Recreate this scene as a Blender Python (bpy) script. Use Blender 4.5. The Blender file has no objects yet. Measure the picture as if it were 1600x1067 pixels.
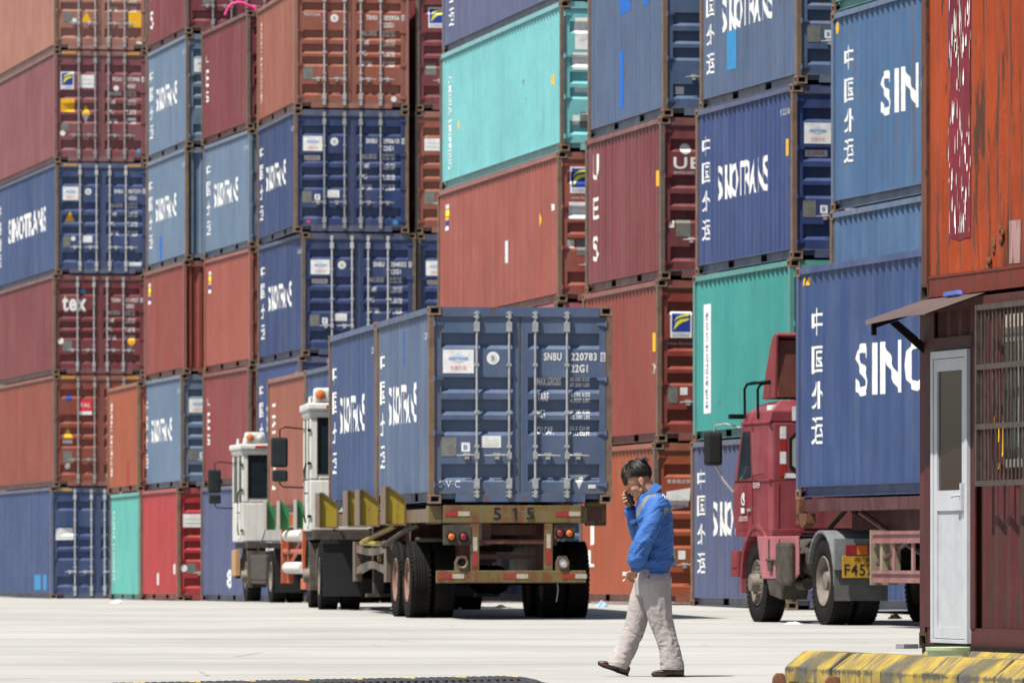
import bpy, bmesh, math, random
from mathutils import Vector, Matrix, noise
R = math.radians
scn = bpy.context.scene
# ------------------------------------------------------------------ camera, sky, sun, exposure
FPX, HY, CAMZ = 10500.0, 872.0, 0.92          # long telephoto, almost level, near the ground
cam_d = bpy.data.cameras.new('camera'); cam = bpy.data.objects.new('camera', cam_d)
scn.collection.objects.link(cam); scn.camera = cam
cam.location = (0, 0, CAMZ); cam.rotation_euler = (R(90), 0, 0)
cam_d.sensor_width = 36.0; cam_d.lens = FPX / 1600 * 36
cam_d.shift_y = (HY - 533.5) / 1600
cam_d.clip_start = 1.0; cam_d.clip_end = 3000
cam_d.dof.use_dof = True; cam_d.dof.focus_distance = 53.0; cam_d.dof.aperture_fstop = 8.5
w = bpy.data.worlds.new("World"); scn.world = w; w.use_nodes = True
nt = w.node_tree; nt.nodes.clear()
SUN_EL, SUN_AZ = R(63), R(229)                # azimuth clockwise from +Y : from the left, a little behind the camera
sky = nt.nodes.new('ShaderNodeTexSky'); sky.sky_type = 'NISHITA'; sky.sun_disc = False
sky.sun_elevation = SUN_EL; sky.sun_rotation = SUN_AZ; sky.air_density = 1.0; sky.dust_density = 1.5
bg = nt.nodes.new('ShaderNodeBackground'); bg.inputs[1].default_value = 0.065
wo = nt.nodes.new('ShaderNodeOutputWorld')
nt.links.new(sky.outputs[0], bg.inputs[0]); nt.links.new(bg.outputs[0], wo.inputs[0])
sd = bpy.data.lights.new('sun', 'SUN'); sd.energy = 5.0; sd.angle = R(0.6); sd.color = (1.0, 0.95, 0.87)
sun = bpy.data.objects.new('sun', sd); scn.collection.objects.link(sun)
sdir = Vector((math.sin(SUN_AZ) * math.cos(SUN_EL), math.cos(SUN_AZ) * math.cos(SUN_EL), math.sin(SUN_EL)))
sun.rotation_euler = sdir.to_track_quat('Z', 'Y').to_euler(); sun.location = (-20, 20, 60)
scn.view_settings.view_transform = 'Standard'; scn.view_settings.look = 'None'
scn.view_settings.exposure = 0.72; scn.view_settings.gamma = 1.0
scn.render.engine = 'CYCLES'

# ------------------------------------------------------------------ helpers
col = scn.collection
def lerp_pts(pts, v):
    if v <= pts[0][0]: return pts[0][1]
    for (a, za), (b, zb) in zip(pts, pts[1:]):
        if v <= b: return za + (zb - za) * (v - a) / (b - a)
    return pts[-1][1]
GP = [(0, 0), (54, 0), (72, .07), (88, .11), (99, .15), (106, .18), (116, .148), (128, .075), (141, 0.0), (148, -.036), (154, -.05), (174, -.12), (260, -.3), (900, -1.0)]
def ground_z(y): return lerp_pts(GP, y)
def at(px, s): return (px - 800) / s, FPX / s            # ground position of image column px at scale s (px per metre)

class MB:
    def __init__(self): self.v = []; self.f = []; self.m = []
    def face(self, idx, m=0): self.f.append(idx); self.m.append(m)
    def quad(self, a, b, c, d, m=0):
        n = len(self.v); self.v += [a, b, c, d]; self.face((n, n+1, n+2, n+3), m)
    def poly(self, pts, m=0):
        n = len(self.v); self.v += list(pts); self.face(tuple(range(n, n+len(pts))), m)
    def box(self, x0, y0, z0, x1, y1, z1, m=0):
        n = len(self.v)
        self.v += [(x0,y0,z0),(x1,y0,z0),(x1,y1,z0),(x0,y1,z0),(x0,y0,z1),(x1,y0,z1),(x1,y1,z1),(x0,y1,z1)]
        for q in ((0,3,2,1),(4,5,6,7),(0,1,5,4),(1,2,6,5),(2,3,7,6),(3,0,4,7)): self.face(tuple(n+i for i in q), m)
        return self
    def prism(self, poly, axis, a, b, m=0):
        # polygon in the two other axes, extruded along axis from a to b
        def P(u, v, w): return {'x': (w,u,v), 'y': (u,w,v), 'z': (u,v,w)}[axis]
        n = len(self.v); k = len(poly)
        self.v += [P(u, v, a) for u, v in poly] + [P(u, v, b) for u, v in poly]
        self.face(tuple(n+i for i in range(k))[::-1], m); self.face(tuple(n+k+i for i in range(k)), m)
        for i in range(k):
            j = (i+1) % k; self.face((n+i, n+j, n+k+j, n+k+i), m)
        return self
    def cyl(self, p0, p1, r0, r1=None, n=12, m=0, caps=True):
        r1 = r0 if r1 is None else r1
        p0 = Vector(p0); p1 = Vector(p1); d = (p1 - p0).normalized()
        q = d.to_track_quat('Z', 'Y'); b = len(self.v)
        for p, r in ((p0, r0), (p1, r1)):
            for i in range(n):
                a = 2*math.pi*i/n; self.v.append(tuple(p + q @ Vector((r*math.cos(a), r*math.sin(a), 0))))
        for i in range(n):
            j = (i+1) % n; self.face((b+i, b+j, b+n+j, b+n+i), m)
        if caps:
            self.face(tuple(b+i for i in range(n))[::-1], m); self.face(tuple(b+n+i for i in range(n)), m)
        return self
    def tube(self, pts, r, n=8, m=0):
        pts = [Vector(p) for p in pts]; b = len(self.v); k = len(pts)
        for i, p in enumerate(pts):
            d = (pts[min(i+1, k-1)] - pts[max(i-1, 0)]).normalized(); q = d.to_track_quat('Z', 'Y')
            rr = r[i] if isinstance(r, (list, tuple)) else r
            for j in range(n):
                a = 2*math.pi*j/n; self.v.append(tuple(p + q @ Vector((rr*math.cos(a), rr*math.sin(a), 0))))
        for i in range(k-1):
            # match the ring start so the tube does not twist
            for j in range(n):
                jj = (j+1) % n; self.face((b+i*n+j, b+i*n+jj, b+(i+1)*n+jj, b+(i+1)*n+j), m)
        self.face(tuple(b+j for j in range(n))[::-1], m); self.face(tuple(b+(k-1)*n+j for j in range(n)), m)
        return self
    def lathe(self, prof, c, n=32, axis='x', m=0):
        # prof: (along, radius)
        b = len(self.v); k = len(prof)
        for i in range(n):
            a = 2*math.pi*i/n; ca, sa = math.cos(a), math.sin(a)
            for (u, r) in prof:
                if axis == 'x': self.v.append((c[0]+u, c[1]+r*ca, c[2]+r*sa))
                elif axis == 'y': self.v.append((c[0]+r*sa, c[1]+u, c[2]+r*ca))
                else: self.v.append((c[0]+r*ca, c[1]+r*sa, c[2]+u))
        for i in range(n):
            j = (i+1) % n
            for q in range(k-1): self.face((b+i*k+q, b+i*k+q+1, b+j*k+q+1, b+j*k+q), m)
        return self
    def ell(self, c, r, nu=12, nv=8, rot=None, m=0):
        b = len(self.v); c = Vector(c)
        for i in range(nv+1):
            t = math.pi*i/nv
            for j in range(nu):
                a = 2*math.pi*j/nu
                p = Vector((r[0]*math.sin(t)*math.cos(a), r[1]*math.sin(t)*math.sin(a), r[2]*math.cos(t)))
                if rot is not None: p = rot @ p
                self.v.append(tuple(c+p))
        for i in range(nv):
            for j in range(nu):
                jj = (j+1) % nu; self.face((b+i*nu+j, b+(i+1)*nu+j, b+(i+1)*nu+jj, b+i*nu+jj), m)
        return self
    def mesh(self, name, smooth=False, bevel=0, norm=True, auto=None):
        me = bpy.data.meshes.new(name); me.from_pydata([tuple(v) for v in self.v], [], self.f)
        for p, m in zip(me.polygons, self.m): p.material_index = m
        if norm or bevel or smooth:
            bm = bmesh.new(); bm.from_mesh(me)
            if smooth: bmesh.ops.remove_doubles(bm, verts=bm.verts, dist=1e-5)
            if norm: bmesh.ops.recalc_face_normals(bm, faces=bm.faces)
            if bevel:
                es = [e for e in bm.edges if len(e.link_faces) == 2 and e.calc_face_angle(0) > R(35)]
                bmesh.ops.bevel(bm, geom=es, offset=bevel, segments=2, affect='EDGES', clamp_overlap=True, profile=0.6)
            bm.to_mesh(me); bm.free()
        if smooth:
            for p in me.polygons: p.use_smooth = True
            me.set_sharp_from_angle(angle=R(smooth if not isinstance(smooth, bool) else 40))
        return me

def link(name, me, mats, parent=None):
    o = bpy.data.objects.new(name, me); col.objects.link(o)
    if parent is not None: o.parent = parent
    mats = mats if isinstance(mats, (list, tuple)) else [mats]
    while len(me.materials) < len(mats): me.materials.append(None)
    for i, m in enumerate(mats):
        o.material_slots[i].link = 'OBJECT'; o.material_slots[i].material = m
    return o
def part(mb, name, mats, parent, split=False, **kw):
    if not split: return link(name, mb.mesh(name, **kw), mats, parent)
    par = list(range(len(mb.v)))
    def fd(i):
        while par[i] != i: par[i] = par[par[i]]; i = par[i]
        return i
    for f in mb.f:
        for i in f[1:]: par[fd(i)] = fd(f[0])
    comp = {}
    for f, m in zip(mb.f, mb.m): comp.setdefault(fd(f[0]), []).append((f, m))
    out = []
    for fs in comp.values():
        s = MB(); mp = {}
        for f, m in fs:
            for i in f:
                if i not in mp: mp[i] = len(s.v); s.v.append(mb.v[i])
            s.face(tuple(mp[i] for i in f), m)
        out.append(link(name, s.mesh(name, **kw), mats, parent))
    return out[0]
def tag(o, label=None, cat=None, group=None, kind=None):
    if label: o['label'] = label
    if cat: o['category'] = cat
    if group: o['group'] = group
    if kind: o['kind'] = kind
    return o
def empty(name, loc=(0,0,0), rz=0, tilt=0):
    o = bpy.data.objects.new(name, None); col.objects.link(o); o.empty_display_size = .3
    o.location = loc; o.rotation_euler = (tilt, 0, rz); return o

# ------------------------------------------------------------------ materials
def new_mat(name):
    m = bpy.data.materials.new(name); m.use_nodes = True
    n = m.node_tree; b = n.nodes['Principled BSDF']; return m, n, b
def N(n, t, **kw):
    x = n.nodes.new(t)
    for k, v in kw.items(): setattr(x, k, v)
    return x
def mixc(n, fac, a, b, bt='MIX'):
    x = n.nodes.new('ShaderNodeMix'); x.data_type = 'RGBA'; x.blend_type = bt
    for s, v in ((0, fac), (6, a), (7, b)):
        if hasattr(v, 'links') or hasattr(v, 'is_linked'): n.links.new(v, x.inputs[s])
        else: x.inputs[s].default_value = (v if s == 0 else (v[0], v[1], v[2], 1))
    return x.outputs[2]
def ramp(n, src, lo, hi, a=0.0, b=1.0):
    x = n.nodes.new('ShaderNodeMapRange'); x.inputs[1].default_value = lo; x.inputs[2].default_value = hi
    x.inputs[3].default_value = a; x.inputs[4].default_value = b; n.links.new(src, x.inputs[0]); return x.outputs[0]
def noise_n(n, vec, scale, detail=4, rough=.55, dist=0):
    x = n.nodes.new('ShaderNodeTexNoise'); x.inputs['Scale'].default_value = scale; x.inputs['Detail'].default_value = detail
    x.inputs['Roughness'].default_value = rough; x.inputs['Distortion'].default_value = dist
    n.links.new(vec, x.inputs['Vector']); return x.outputs['Fac']
def coords(n, scale=(1,1,1), off=(0,0,0), kind='Object'):
    t = n.nodes.new('ShaderNodeTexCoord'); mp = n.nodes.new('ShaderNodeMapping')
    mp.inputs['Scale'].default_value = scale; mp.inputs['Location'].default_value = off
    n.links.new(t.outputs[kind], mp.inputs[0]); return mp.outputs[0]
RUST = (.13, .052, .022)
def srgb(h, k=.74):
    c = [int(h[i:i+2], 16)/255 for i in (0, 2, 4)]
    return tuple(k*(x/12.92 if x <= .04045 else ((x+.055)/1.055)**2.4) for x in c)
def paint(name, c, rust=.3, fade=.25, dirt=.3, seed=0, rough=.42, spec=.45, bump=.7, fine=1.0):
    """weathered enamel: faded patches, vertical rain streaks, scattered rust"""
    m, n, b = new_mat(name); o = (seed*7.3 % 50, seed*3.1 % 50, seed*5.7 % 50)
    v = coords(n, off=o); vs = coords(n, scale=(3.5, 3.5, .22), off=o); vf = coords(n, scale=(14, 14, 1.2), off=o)
    pale = tuple(min(1, x*.75 + .16) for x in c); dark = tuple(x*.72 for x in c)
    f1 = ramp(n, noise_n(n, vs, 1.0, 6, .6), .35, .75, 0, fade)
    cc = mixc(n, f1, c, pale)
    f2 = ramp(n, noise_n(n, v, .8, 5, .6), .4, .7, 0, .5)
    cc = mixc(n, f2, cc, dark)
    fd = ramp(n, noise_n(n, vf, 1.0, 6, .65), .52, .75, 0, dirt)
    cc = mixc(n, fd, cc, (.11, .095, .08))
    vr = coords(n, scale=(2.6, 2.6, .13), off=(o[1], o[2], o[0]))
    cc = mixc(n, ramp(n, noise_n(n, vr, 1.6, 7, .62, .2), .60, .72, 0, .22+.5*rust), cc, (.10, .065, .045))
    nr = noise_n(n, v, 5.0*fine, 8, .7, .3)
    ns = noise_n(n, vs, 2.4, 4, .6)
    mul = N(n, 'ShaderNodeMath', operation='MULTIPLY'); n.links.new(nr, mul.inputs[0]); n.links.new(ns, mul.inputs[1])
    th = .40 - .12*rust
    fr = ramp(n, mul.outputs[0], th, th+.05, 0, min(1, .5+rust*.5))
    cc = mixc(n, fr, cc, RUST)
    n.links.new(cc, b.inputs['Base Color'])
    rr = ramp(n, noise_n(n, v, 3, 4), .3, .7, rough-.08, rough+.15); n.links.new(rr, b.inputs['Roughness'])
    b.inputs['Specular IOR Level'].default_value = spec
    bp = N(n, 'ShaderNodeBump'); bp.inputs['Strength'].default_value = bump; bp.inputs['Distance'].default_value = .03
    n.links.new(noise_n(n, v, 1.6, 3, .5), bp.inputs['Height']); n.links.new(bp.outputs[0], b.inputs['Normal'])
    return m
def plain(name, c, rough=.6, spec=.3, metal=0, var=.2, vs=6, emis=None):
    m, n, b = new_mat(name); v = coords(n)
    cc = mixc(n, ramp(n, noise_n(n, v, vs, 6, .65), .35, .7, 0, 1), c, tuple(x*(1-var) for x in c))
    n.links.new(cc, b.inputs['Base Color']); b.inputs['Roughness'].default_value = rough
    b.inputs['Specular IOR Level'].default_value = spec; b.inputs['Metallic'].default_value = metal
    if emis: b.inputs['Emission Color'].default_value = (*emis, 1); b.inputs['Emission Strength'].default_value = .0
    return m
M = {}
M['white'] = plain('white_lettering', (.76, .76, .74), .55, var=.25, vs=9)
M['oldwhite'] = plain('worn_white_lettering', (.66, .67, .66), .6, var=.3, vs=12)
M['yellow'] = plain('yellow_marking', (.78, .42, .02), .5, var=.2)
M['yellowgreen'] = plain('logo_yellow', (.72, .68, .05), .5, var=.1)
M['logoblue'] = plain('logo_blue', (.02, .05, .30), .5, var=.15)
M['logored'] = plain('logo_red', (.62, .03, .05), .5, var=.1)
M['pink'] = plain('marking_pink', (.7, .05, .22), .5)
M['paleblue'] = plain('sign_pale_blue', (.52, .63, .74), .5, var=.1)
M['black'] = plain('black_marking', (.015, .015, .017), .55)
M['plate'] = plain('data_plate_steel', (.22, .22, .2), .5, metal=.3, var=.4, vs=20)
M['galv'] = plain('galvanised_steel', (.42, .43, .43), .45, .5, metal=.35, var=.35, vs=14)
M['rubber'] = plain('tyre_rubber', (.015, .015, .015), .85, .08, var=.4, vs=9)
M['tread'] = plain('dusty_tread', (.018, .017, .016), .9, .08, var=.4, vs=14)
M['gasket'] = plain('grey_gasket', (.17, .165, .15), .8, var=.5, vs=10)
M['hole'] = plain('dark_recess', (.012, .011, .01), .9, .1)
M['rust'] = plain('rusted_steel', (.16, .075, .04), .85, .2, var=.6, vs=9)
M['rustframe'] = plain('rust_stained_post', (.19, .115, .075), .75, .3, var=.45, vs=5)
M['dark'] = plain('grimy_underframe', (.011, .010, .009), .85, .05, var=.5, vs=6)
M['grime'] = plain('dusty_chassis_steel', (.075, .062, .05), .75, .3, var=.6, vs=7)
M['glass'] = plain('window_glass', (.02, .03, .035), .08, .6)
M['tealglass'] = plain('tinted_glass', (.015, .09, .085), .12, .6)
M['amber'] = plain('amber_lens', (.55, .13, .015), .3, .5, var=.1)
M['redlens'] = plain('red_lens', (.20, .015, .02), .3, .5, var=.1)
M['clearlens'] = plain('clear_lens', (.6, .6, .58), .2, .6, var=.1)
M['refred'] = plain('red_reflector', (.32, .025, .022), .35, .5, var=.3, vs=20)
M['refwhite'] = plain('white_reflector', (.42, .38, .30), .35, .5, var=.3, vs=20)
M['bluepatch'] = plain('touch_up_blue', (.02, .12, .45), .5, var=.15)
M['ltbluepatch'] = plain('touch_up_light_blue', (.04, .22, .45), .5, var=.15)
M['redpatch'] = plain('touch_up_red', (.3, .05, .03), .6, var=.2)
MK = ['white', 'oldwhite', 'yellow', 'yellowgreen', 'logoblue', 'logored', 'black', 'plate', 'bluepatch', 'ltbluepatch', 'pink', 'redpatch', 'paleblue']
MKI = {k: i for i, k in enumerate(MK)}; MKM = [M[k] for k in MK]

# ------------------------------------------------------------------ text cut to the sheet metal it is painted on
_tc = {}
def text_tris(s, bold=.0):
    k = (s, bold)
    if k in _tc: return _tc[k]
    cu = bpy.data.curves.new('t', 'FONT'); cu.body = s; cu.size = 1.0; cu.offset = bold*.45; cu.space_character = 1.12; cu.resolution_u = 3
    cu.fill_mode = 'FRONT' if hasattr(cu, 'fill_mode') else 'BOTH'
    o = bpy.data.objects.new('t', cu); col.objects.link(o)
    dg = bpy.context.evaluated_depsgraph_get(); me = bpy.data.meshes.new_from_object(o.evaluated_get(dg))
    vs = [tuple(v.co) for v in me.vertices]; fs = [tuple(p.vertices) for p in me.polygons]
    bpy.data.objects.remove(o); bpy.data.curves.remove(cu); bpy.data.meshes.remove(me)
    if vs:
        x0 = min(v[0] for v in vs); x1 = max(v[0] for v in vs); y0 = min(v[1] for v in vs); y1 = max(v[1] for v in vs)
    else: x0 = y0 = 0; x1 = y1 = 1
    _tc[k] = ([((v[0]-x0)/(x1-x0), (v[1]-y0)/(y1-y0)) for v in vs], fs); return _tc[k]
def shapes_to_uv(items):
    """items: ('t',str,u,v,w,h,mat[,bold,rot]) left-bottom corner; ('r',u0,v0,u1,v1,mat); ('p',[(u,v)..],mat); ('d',u,v,r,mat)"""
    out = []
    for it in items:
        if it[0] == 't':
            _, s, u, v, wd, h, mt = it[:7]; bold = it[7] if len(it) > 7 else .0; rot = it[8] if len(it) > 8 else 0
            vs, fs = text_tris(s, bold)
            if rot == 0: P = [(u + a*wd, v + b*h) for a, b in vs]
            elif rot > 0: P = [(u + wd - b*wd, v + a*h) for a, b in vs]      # reads bottom to top
            else: P = [(u + b*wd, v + h - a*h) for a, b in vs]      # reads top to bottom
            out.append((P, fs, mt))
        elif it[0] == 'r':
            _, a, b, c, d, mt = it; out.append(([(a,b),(c,b),(c,d),(a,d)], [(0,1,2,3)], mt))
        elif it[0] == 'p': out.append((it[1], [tuple(range(len(it[1])))], it[2]))
        elif it[0] == 'd':
            _, a, b, r, mt = it; out.append(([(a+r*math.cos(t*math.pi/8), b+r*math.sin(t*math.pi/8)) for t in range(16)], [tuple(range(16))], mt))
    return out
def decal_mesh(name, items, fmap, ucuts=(), vcuts=(), base=.004):
    """flat shapes cut where the sheet bends and laid on it; each later shape sits a little higher"""
    V = []; F = []; MI = []
    for k, (P, fs, mt) in enumerate(shapes_to_uv(items)):
        bm = bmesh.new(); bv = [bm.verts.new((p[0], p[1], 0)) for p in P]
        for f in fs:
            try: bm.faces.new([bv[i] for i in f])
            except ValueError: pass
        for cuts, ax in ((ucuts, 0), (vcuts, 1)):
            if not P: continue
            lo = min(p[ax] for p in P); hi = max(p[ax] for p in P)
            for c in cuts:
                if lo + 1e-4 < c < hi - 1e-4:
                    co = (c, 0, 0) if ax == 0 else (0, c, 0); no = (1, 0, 0) if ax == 0 else (0, 1, 0)
                    bmesh.ops.bisect_plane(bm, geom=bm.verts[:] + bm.edges[:] + bm.faces[:], plane_co=co, plane_no=no, dist=1e-5)
        bm.verts.index_update(); b = len(V)
        for v in bm.verts: V.append(fmap(v.co.x, v.co.y, base + .0025*min(k, 3)))
        for f in bm.faces: F.append(tuple(b + v.index for v in f.verts)); MI.append(MKI[mt])
        bm.free()
    me = bpy.data.meshes.new(name); me.from_pydata(V, [], F)
    for p, m in zip(me.polygons, MI): p.material_index = m
    return me

# ------------------------------------------------------------------ shipping containers
WID = 2.438
PIT = .278
def corr_cuts(y0, y1):
    c = []; y = y0
    while y < y1 - .05:
        for d in (.072, .140, .210, .278):
            if y + d < y1 - .02: c.append(y + d)
        y += PIT
    return [y0] + c + [y1]
def corr_depth(y, y0, y1):
    if y <= y0 or y >= y1: return 0.0
    p = (y - y0) % PIT
    last = y0 + PIT*int((y1 - y0 - .02)/PIT)
    if y > last: return 0.0
    if p < .072: return 0.0
    if p < .140: return .032*(p-.072)/.068
    if p < .210: return .032
    return .032*(1-(p-.210)/.068)
GRV = [(2.24, 2.225, 2.095, 2.03), (1.66, 1.645, 1.515, 1.45), (1.37, 1.355, 1.225, 1.16), (1.10, 1.085, .96, .895), (.52, .505, .35, .285)]
GD = .060
def zmap(z, H): return .14 + (z - .14)*(H - .29)/(2.591 - .29)
def groove_cuts(H): return sorted(zmap(z, H) for g in GRV for z in g)
def door_y(z, H, x, xa, xb):
    if not (xa < x < xb): return .035
    for a, b, c, d in GRV:
        a, b, c, d = (zmap(q, H) for q in (a, b, c, d))
        if d < z < a:
            if z > b: return .035 + GD*(a-z)/(a-b)
            if z > c: return .035 + GD
            return .035 + GD*(z-d)/(c-d)
    return .035
_mc = {}
def cached(key, fn):
    if key not in _mc: _mc[key] = fn()
    return _mc[key]
def side_mesh(L, H):
    mb = MB(); y0, y1 = .13, L-.13; cuts = corr_cuts(y0, y1); zb, zt = .155, H-.075
    pr = [(y, .030 + corr_depth(y, y0, y1)) for y in cuts]
    last = y0 + PIT*int((y1 - y0 - .02)/PIT)
    for (ya, xa), (yb, xb) in zip(pr, pr[1:]): mb.quad((xa,ya,zb), (xa,ya,zt), (xb,yb,zt), (xb,yb,zb))
    return mb.mesh('side_wall', norm=False)
def side_mesh_r(L, H):
    mb = MB(); y0, y1 = .13, L-.13; cuts = corr_cuts(y0, y1); zb, zt = .155, H-.075
    pr = [(y, WID-.030-corr_depth(y, y0, y1)) for y in cuts]
    for (ya, xa), (yb, xb) in zip(pr, pr[1:]): mb.quad((xa,ya,zb), (xb,yb,zb), (xb,yb,zt), (xa,ya,zt))
    return mb.mesh('side_wall', norm=False)
def endwall_mesh(L, H, yy, sgn):
    mb = MB(); x0, x1 = .12, WID-.12; zb, zt = .14, H-.1; x = x0; pr = [(x0, 0)]
    while x + .25 < x1:
        for d, q in ((.07, 0), (.12, 1), (.2, 1), (.25, 0)): pr.append((x+d, q))
        x += .25
    pr.append((x1, 0))
    for (a, p), (b, q) in zip(pr, pr[1:]):
        ya, yb = yy + sgn*.045*p, yy + sgn*.045*q
        mb.quad((a,ya,zb), (b,yb,zb), (b,yb,zt), (a,ya,zt))
    return mb.mesh('end_wall', norm=False)
def roof_mesh(L, H):
    mb = MB(); y0, y1 = .1, L-.1; y = y0; pr = [(y0, 0)]
    while y + .25 < y1:
        for d, q in ((.09, 0), (.105, 1), (.2, 1), (.215, 0)): pr.append((y+d, q))
        y += .25
    pr.append((y1, 0))
    for (a, p), (b, q) in zip(pr, pr[1:]):
        mb.quad((.06,a,H-.03+.016*p-.012), (WID-.06,a,H-.03+.016*p-.012), (WID-.06,b,H-.03+.016*q-.012), (.06,b,H-.03+.016*q-.012))
    return mb.mesh('roof')
def frame_mesh(L, H, pockets):
    mb = MB()
    for xa, xb, wx in ((.006, .066, 1), (WID-.066, WID-.006, -1)):
        mb.box(xa, .17, H-.085, xb, L-.17, H-.014); mb.box(xa-.004 if wx > 0 else xb-.02, .17, H-.095, xa+.02 if wx > 0 else xb+.004, L-.17, H-.0855)                        # top rail
        ya = .17; segs = []
        if pockets:
            c = L/2
            for a, b in ((c-1.2, c-.84), (c+.84, c+1.2)): segs.append((ya, a)); ya = b
        segs.append((ya, L-.17))
        xi, xj = (.082, .092) if wx > 0 else (WID-.092, WID-.082)
        for a, b in segs: mb.box(xi, a, .036, xj, b, .150, 0)
        fx = (.008, .100) if wx > 0 else (WID-.100, WID-.008)
        mb.box(fx[0], .17, .150, fx[1], L-.17, .160)                     # flange
        mb.box(fx[0]+.05, .17, .024, fx[1], L-.17, .036)
    for y0, y1 in ((.012, .10), (L-.10, L-.012)):
        mb.box(.17, y0, H-.135, WID-.17, y1, H-.012)                      # header
        mb.box(.36, y0, .022, WID-.36, y1, .13)                           # sill (stops short: dark pockets beside the castings)
        mb.box(.17, y0+.055, .06, .36, y1, .13); mb.box(WID-.36, y0+.055, .06, WID-.17, y1, .13)
    return mb.mesh('frame', bevel=0)
def post_mesh(x0, x1, y0, y1, H):
    mb = MB(); mb.box(x0, y0, .118, x1, y1, H-.118); return mb.mesh('corner_post')
def floor_mesh(L, H):
    mb = MB(); mb.box(.10, .1, .13, WID-.10, L-.1, .165)
    y = .5
    while y < L-.3: mb.box(.10, y, .045, WID-.10, y+.05, .13); y += .32
    return mb.mesh('floor')
def casting_mesh():
    bm = bmesh.new(); bmesh.ops.create_cube(bm, size=1.0)
    bmesh.ops.scale(bm, vec=(.162, .178, .118), verts=bm.verts)
    fs = [f for f in bm.faces if abs(f.normal.z) < .5]
    bmesh.ops.inset_individual(bm, faces=fs, thickness=.034, depth=0)
    ins = fs
    bmesh.ops.inset_individual(bm, faces=ins, thickness=.002, depth=-.035)
    for f in fs: f.material_index = 1
    me = bpy.data.meshes.new('corner_casting'); bm.to_mesh(me); bm.free(); return me
def door_mesh(side, H):
    x0, x1 = (.085, 1.205) if side == 0 else (1.233, WID-.085)
    xa, xb = x0+.085, x1-.085; zb, zt = .145, H-.15; mb = MB(); Y = .035
    for a, b in ((x0, xa), (xb, x1)): mb.quad((a,Y,zb), (b,Y,zb), (b,Y,zt), (a,Y,zt))
    zs = [zb] + groove_cuts(H) + [zt]
    g = [[zmap(q, H) for q in gg] for gg in GRV]
    pr = [(zb, Y)]
    for a, b, c, d in sorted(g, key=lambda t: t[0]): pr += [(d, Y), (c, Y+GD), (b, Y+GD), (a, Y)]
    pr.append((zt, Y))
    for (za, ya), (zc, yc) in zip(pr, pr[1:]): mb.quad((xa,ya,za), (xb,ya,za), (xb,yc,zc), (xa,yc,zc))
    for a, b, c, d in g:
        for x in (xa, xb): mb.poly([(x,Y,d), (x,Y+GD,c), (x,Y+GD,b), (x,Y,a)])
    mb.box(x0, Y+.002, zb, x0+.004, Y+.05, zt); mb.box(x1-.004, Y+.002, zb, x1, Y+.05, zt)
    mb.box(x0, Y+.002, zt-.004, x1, Y+.05, zt); mb.box(x0, Y+.06+.02, zb, x1, Y+.085, zt)
    return mb.mesh('door', norm=False)
BARX = (.637, 1.067, 1.413, 1.835)
def bar_mesh(x, H):
    mb = MB(); y = -.002
    mb.cyl((x,y,.10), (x,y,H-.09), .0175, n=10)
    for z in (.125, H-.115):
        mb.box(x-.04, y-.012, z-.035, x+.04, y+.035, z-.01); mb.box(x-.04, y-.012, z+.012, x+.04, y+.035, z+.035)
        mb.box(x-.018, y-.028, z-.05, x+.022, y+.01, z+.05)
    for z in (.26, H-.27):
        mb.box(x-.036, y-.022, z-.065, x+.036, y+.037, z+.065)
    for z in (zmap(1.20, H), zmap(1.82, H) , zmap(.63, H)+.12):
        mb.box(x-.03, y-.02, z-.02, x+.03, y+.037, z+.02)
    return mb.mesh('locking_bar', bevel=.003)
def handle_mesh(k, H):
    x = BARX[k]; z = zmap(.63, H); mb = MB(); d = -1 if k == 0 else (-1 if k == 1 else 1)
    e = x + d*(.29 if k in (0, 3) else .33)
    if k == 0: e = x - .27
    y = -.004
    mb.tube([(x,y,z), (x+d*.06,y-.02,z+.006), (e,y-.02,z)], [.016, .012, .009], 8)
    c = (x+e)/2
    mb.box(c-.03, y-.03, z-.05, c+.03, y+.037, z-.015); mb.box(c-.045, y-.02, z-.012, c+.045, y+.037, z+.035)
    mb.box(x-.03, y-.025, z-.045, x+.03, y+.02, z+.045)
    return mb.mesh('door_handle', bevel=.003)
def hinge_mesh(side, H, z):
    mb = MB()
    for z in (zmap(z, H),):
        if side == 0: mb.prism([(.075, .0), (.20, .028), (.20, .036), (.075, .036)], 'z', z-.02, z+.02); mb.cyl((.078,.006,z-.04), (.078,.006,z+.04), .016, n=8)
        else: mb.prism([(WID-.075, .0), (WID-.20, .028), (WID-.20, .036), (WID-.075, .036)], 'z', z-.02, z+.02); mb.cyl((WID-.078,.006,z-.04), (WID-.078,.006,z+.04), .016, n=8)
    return mb.mesh('hinge')
def gasket_mesh(side, H):
    x0, x1 = (.078, 1.215) if side == 0 else (1.224, WID-.078); mb = MB()
    mb.box(x0, .03, H-.150, x1, .055, H-.137); mb.box(x0, .03, .132, x1, .055, .146)
    mb.box(x0, .04, .146, x0+.009, .07, H-.150); mb.box(x1-.009, .04, .146, x1, .07, H-.150)
    return mb.mesh('gasket')
def bbox(it):
    if it[0] == 't': return it[2], it[3], it[2]+it[4], it[3]+it[5]
    if it[0] == 'r': return it[1], it[2], it[3], it[4]
    if it[0] == 'd': return it[1]-it[3], it[2]-it[3], it[1]+it[3], it[2]+it[3]
    xs = [p[0] for p in it[1]]; ys = [p[1] for p in it[1]]; return min(xs), min(ys), max(xs), max(ys)
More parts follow.
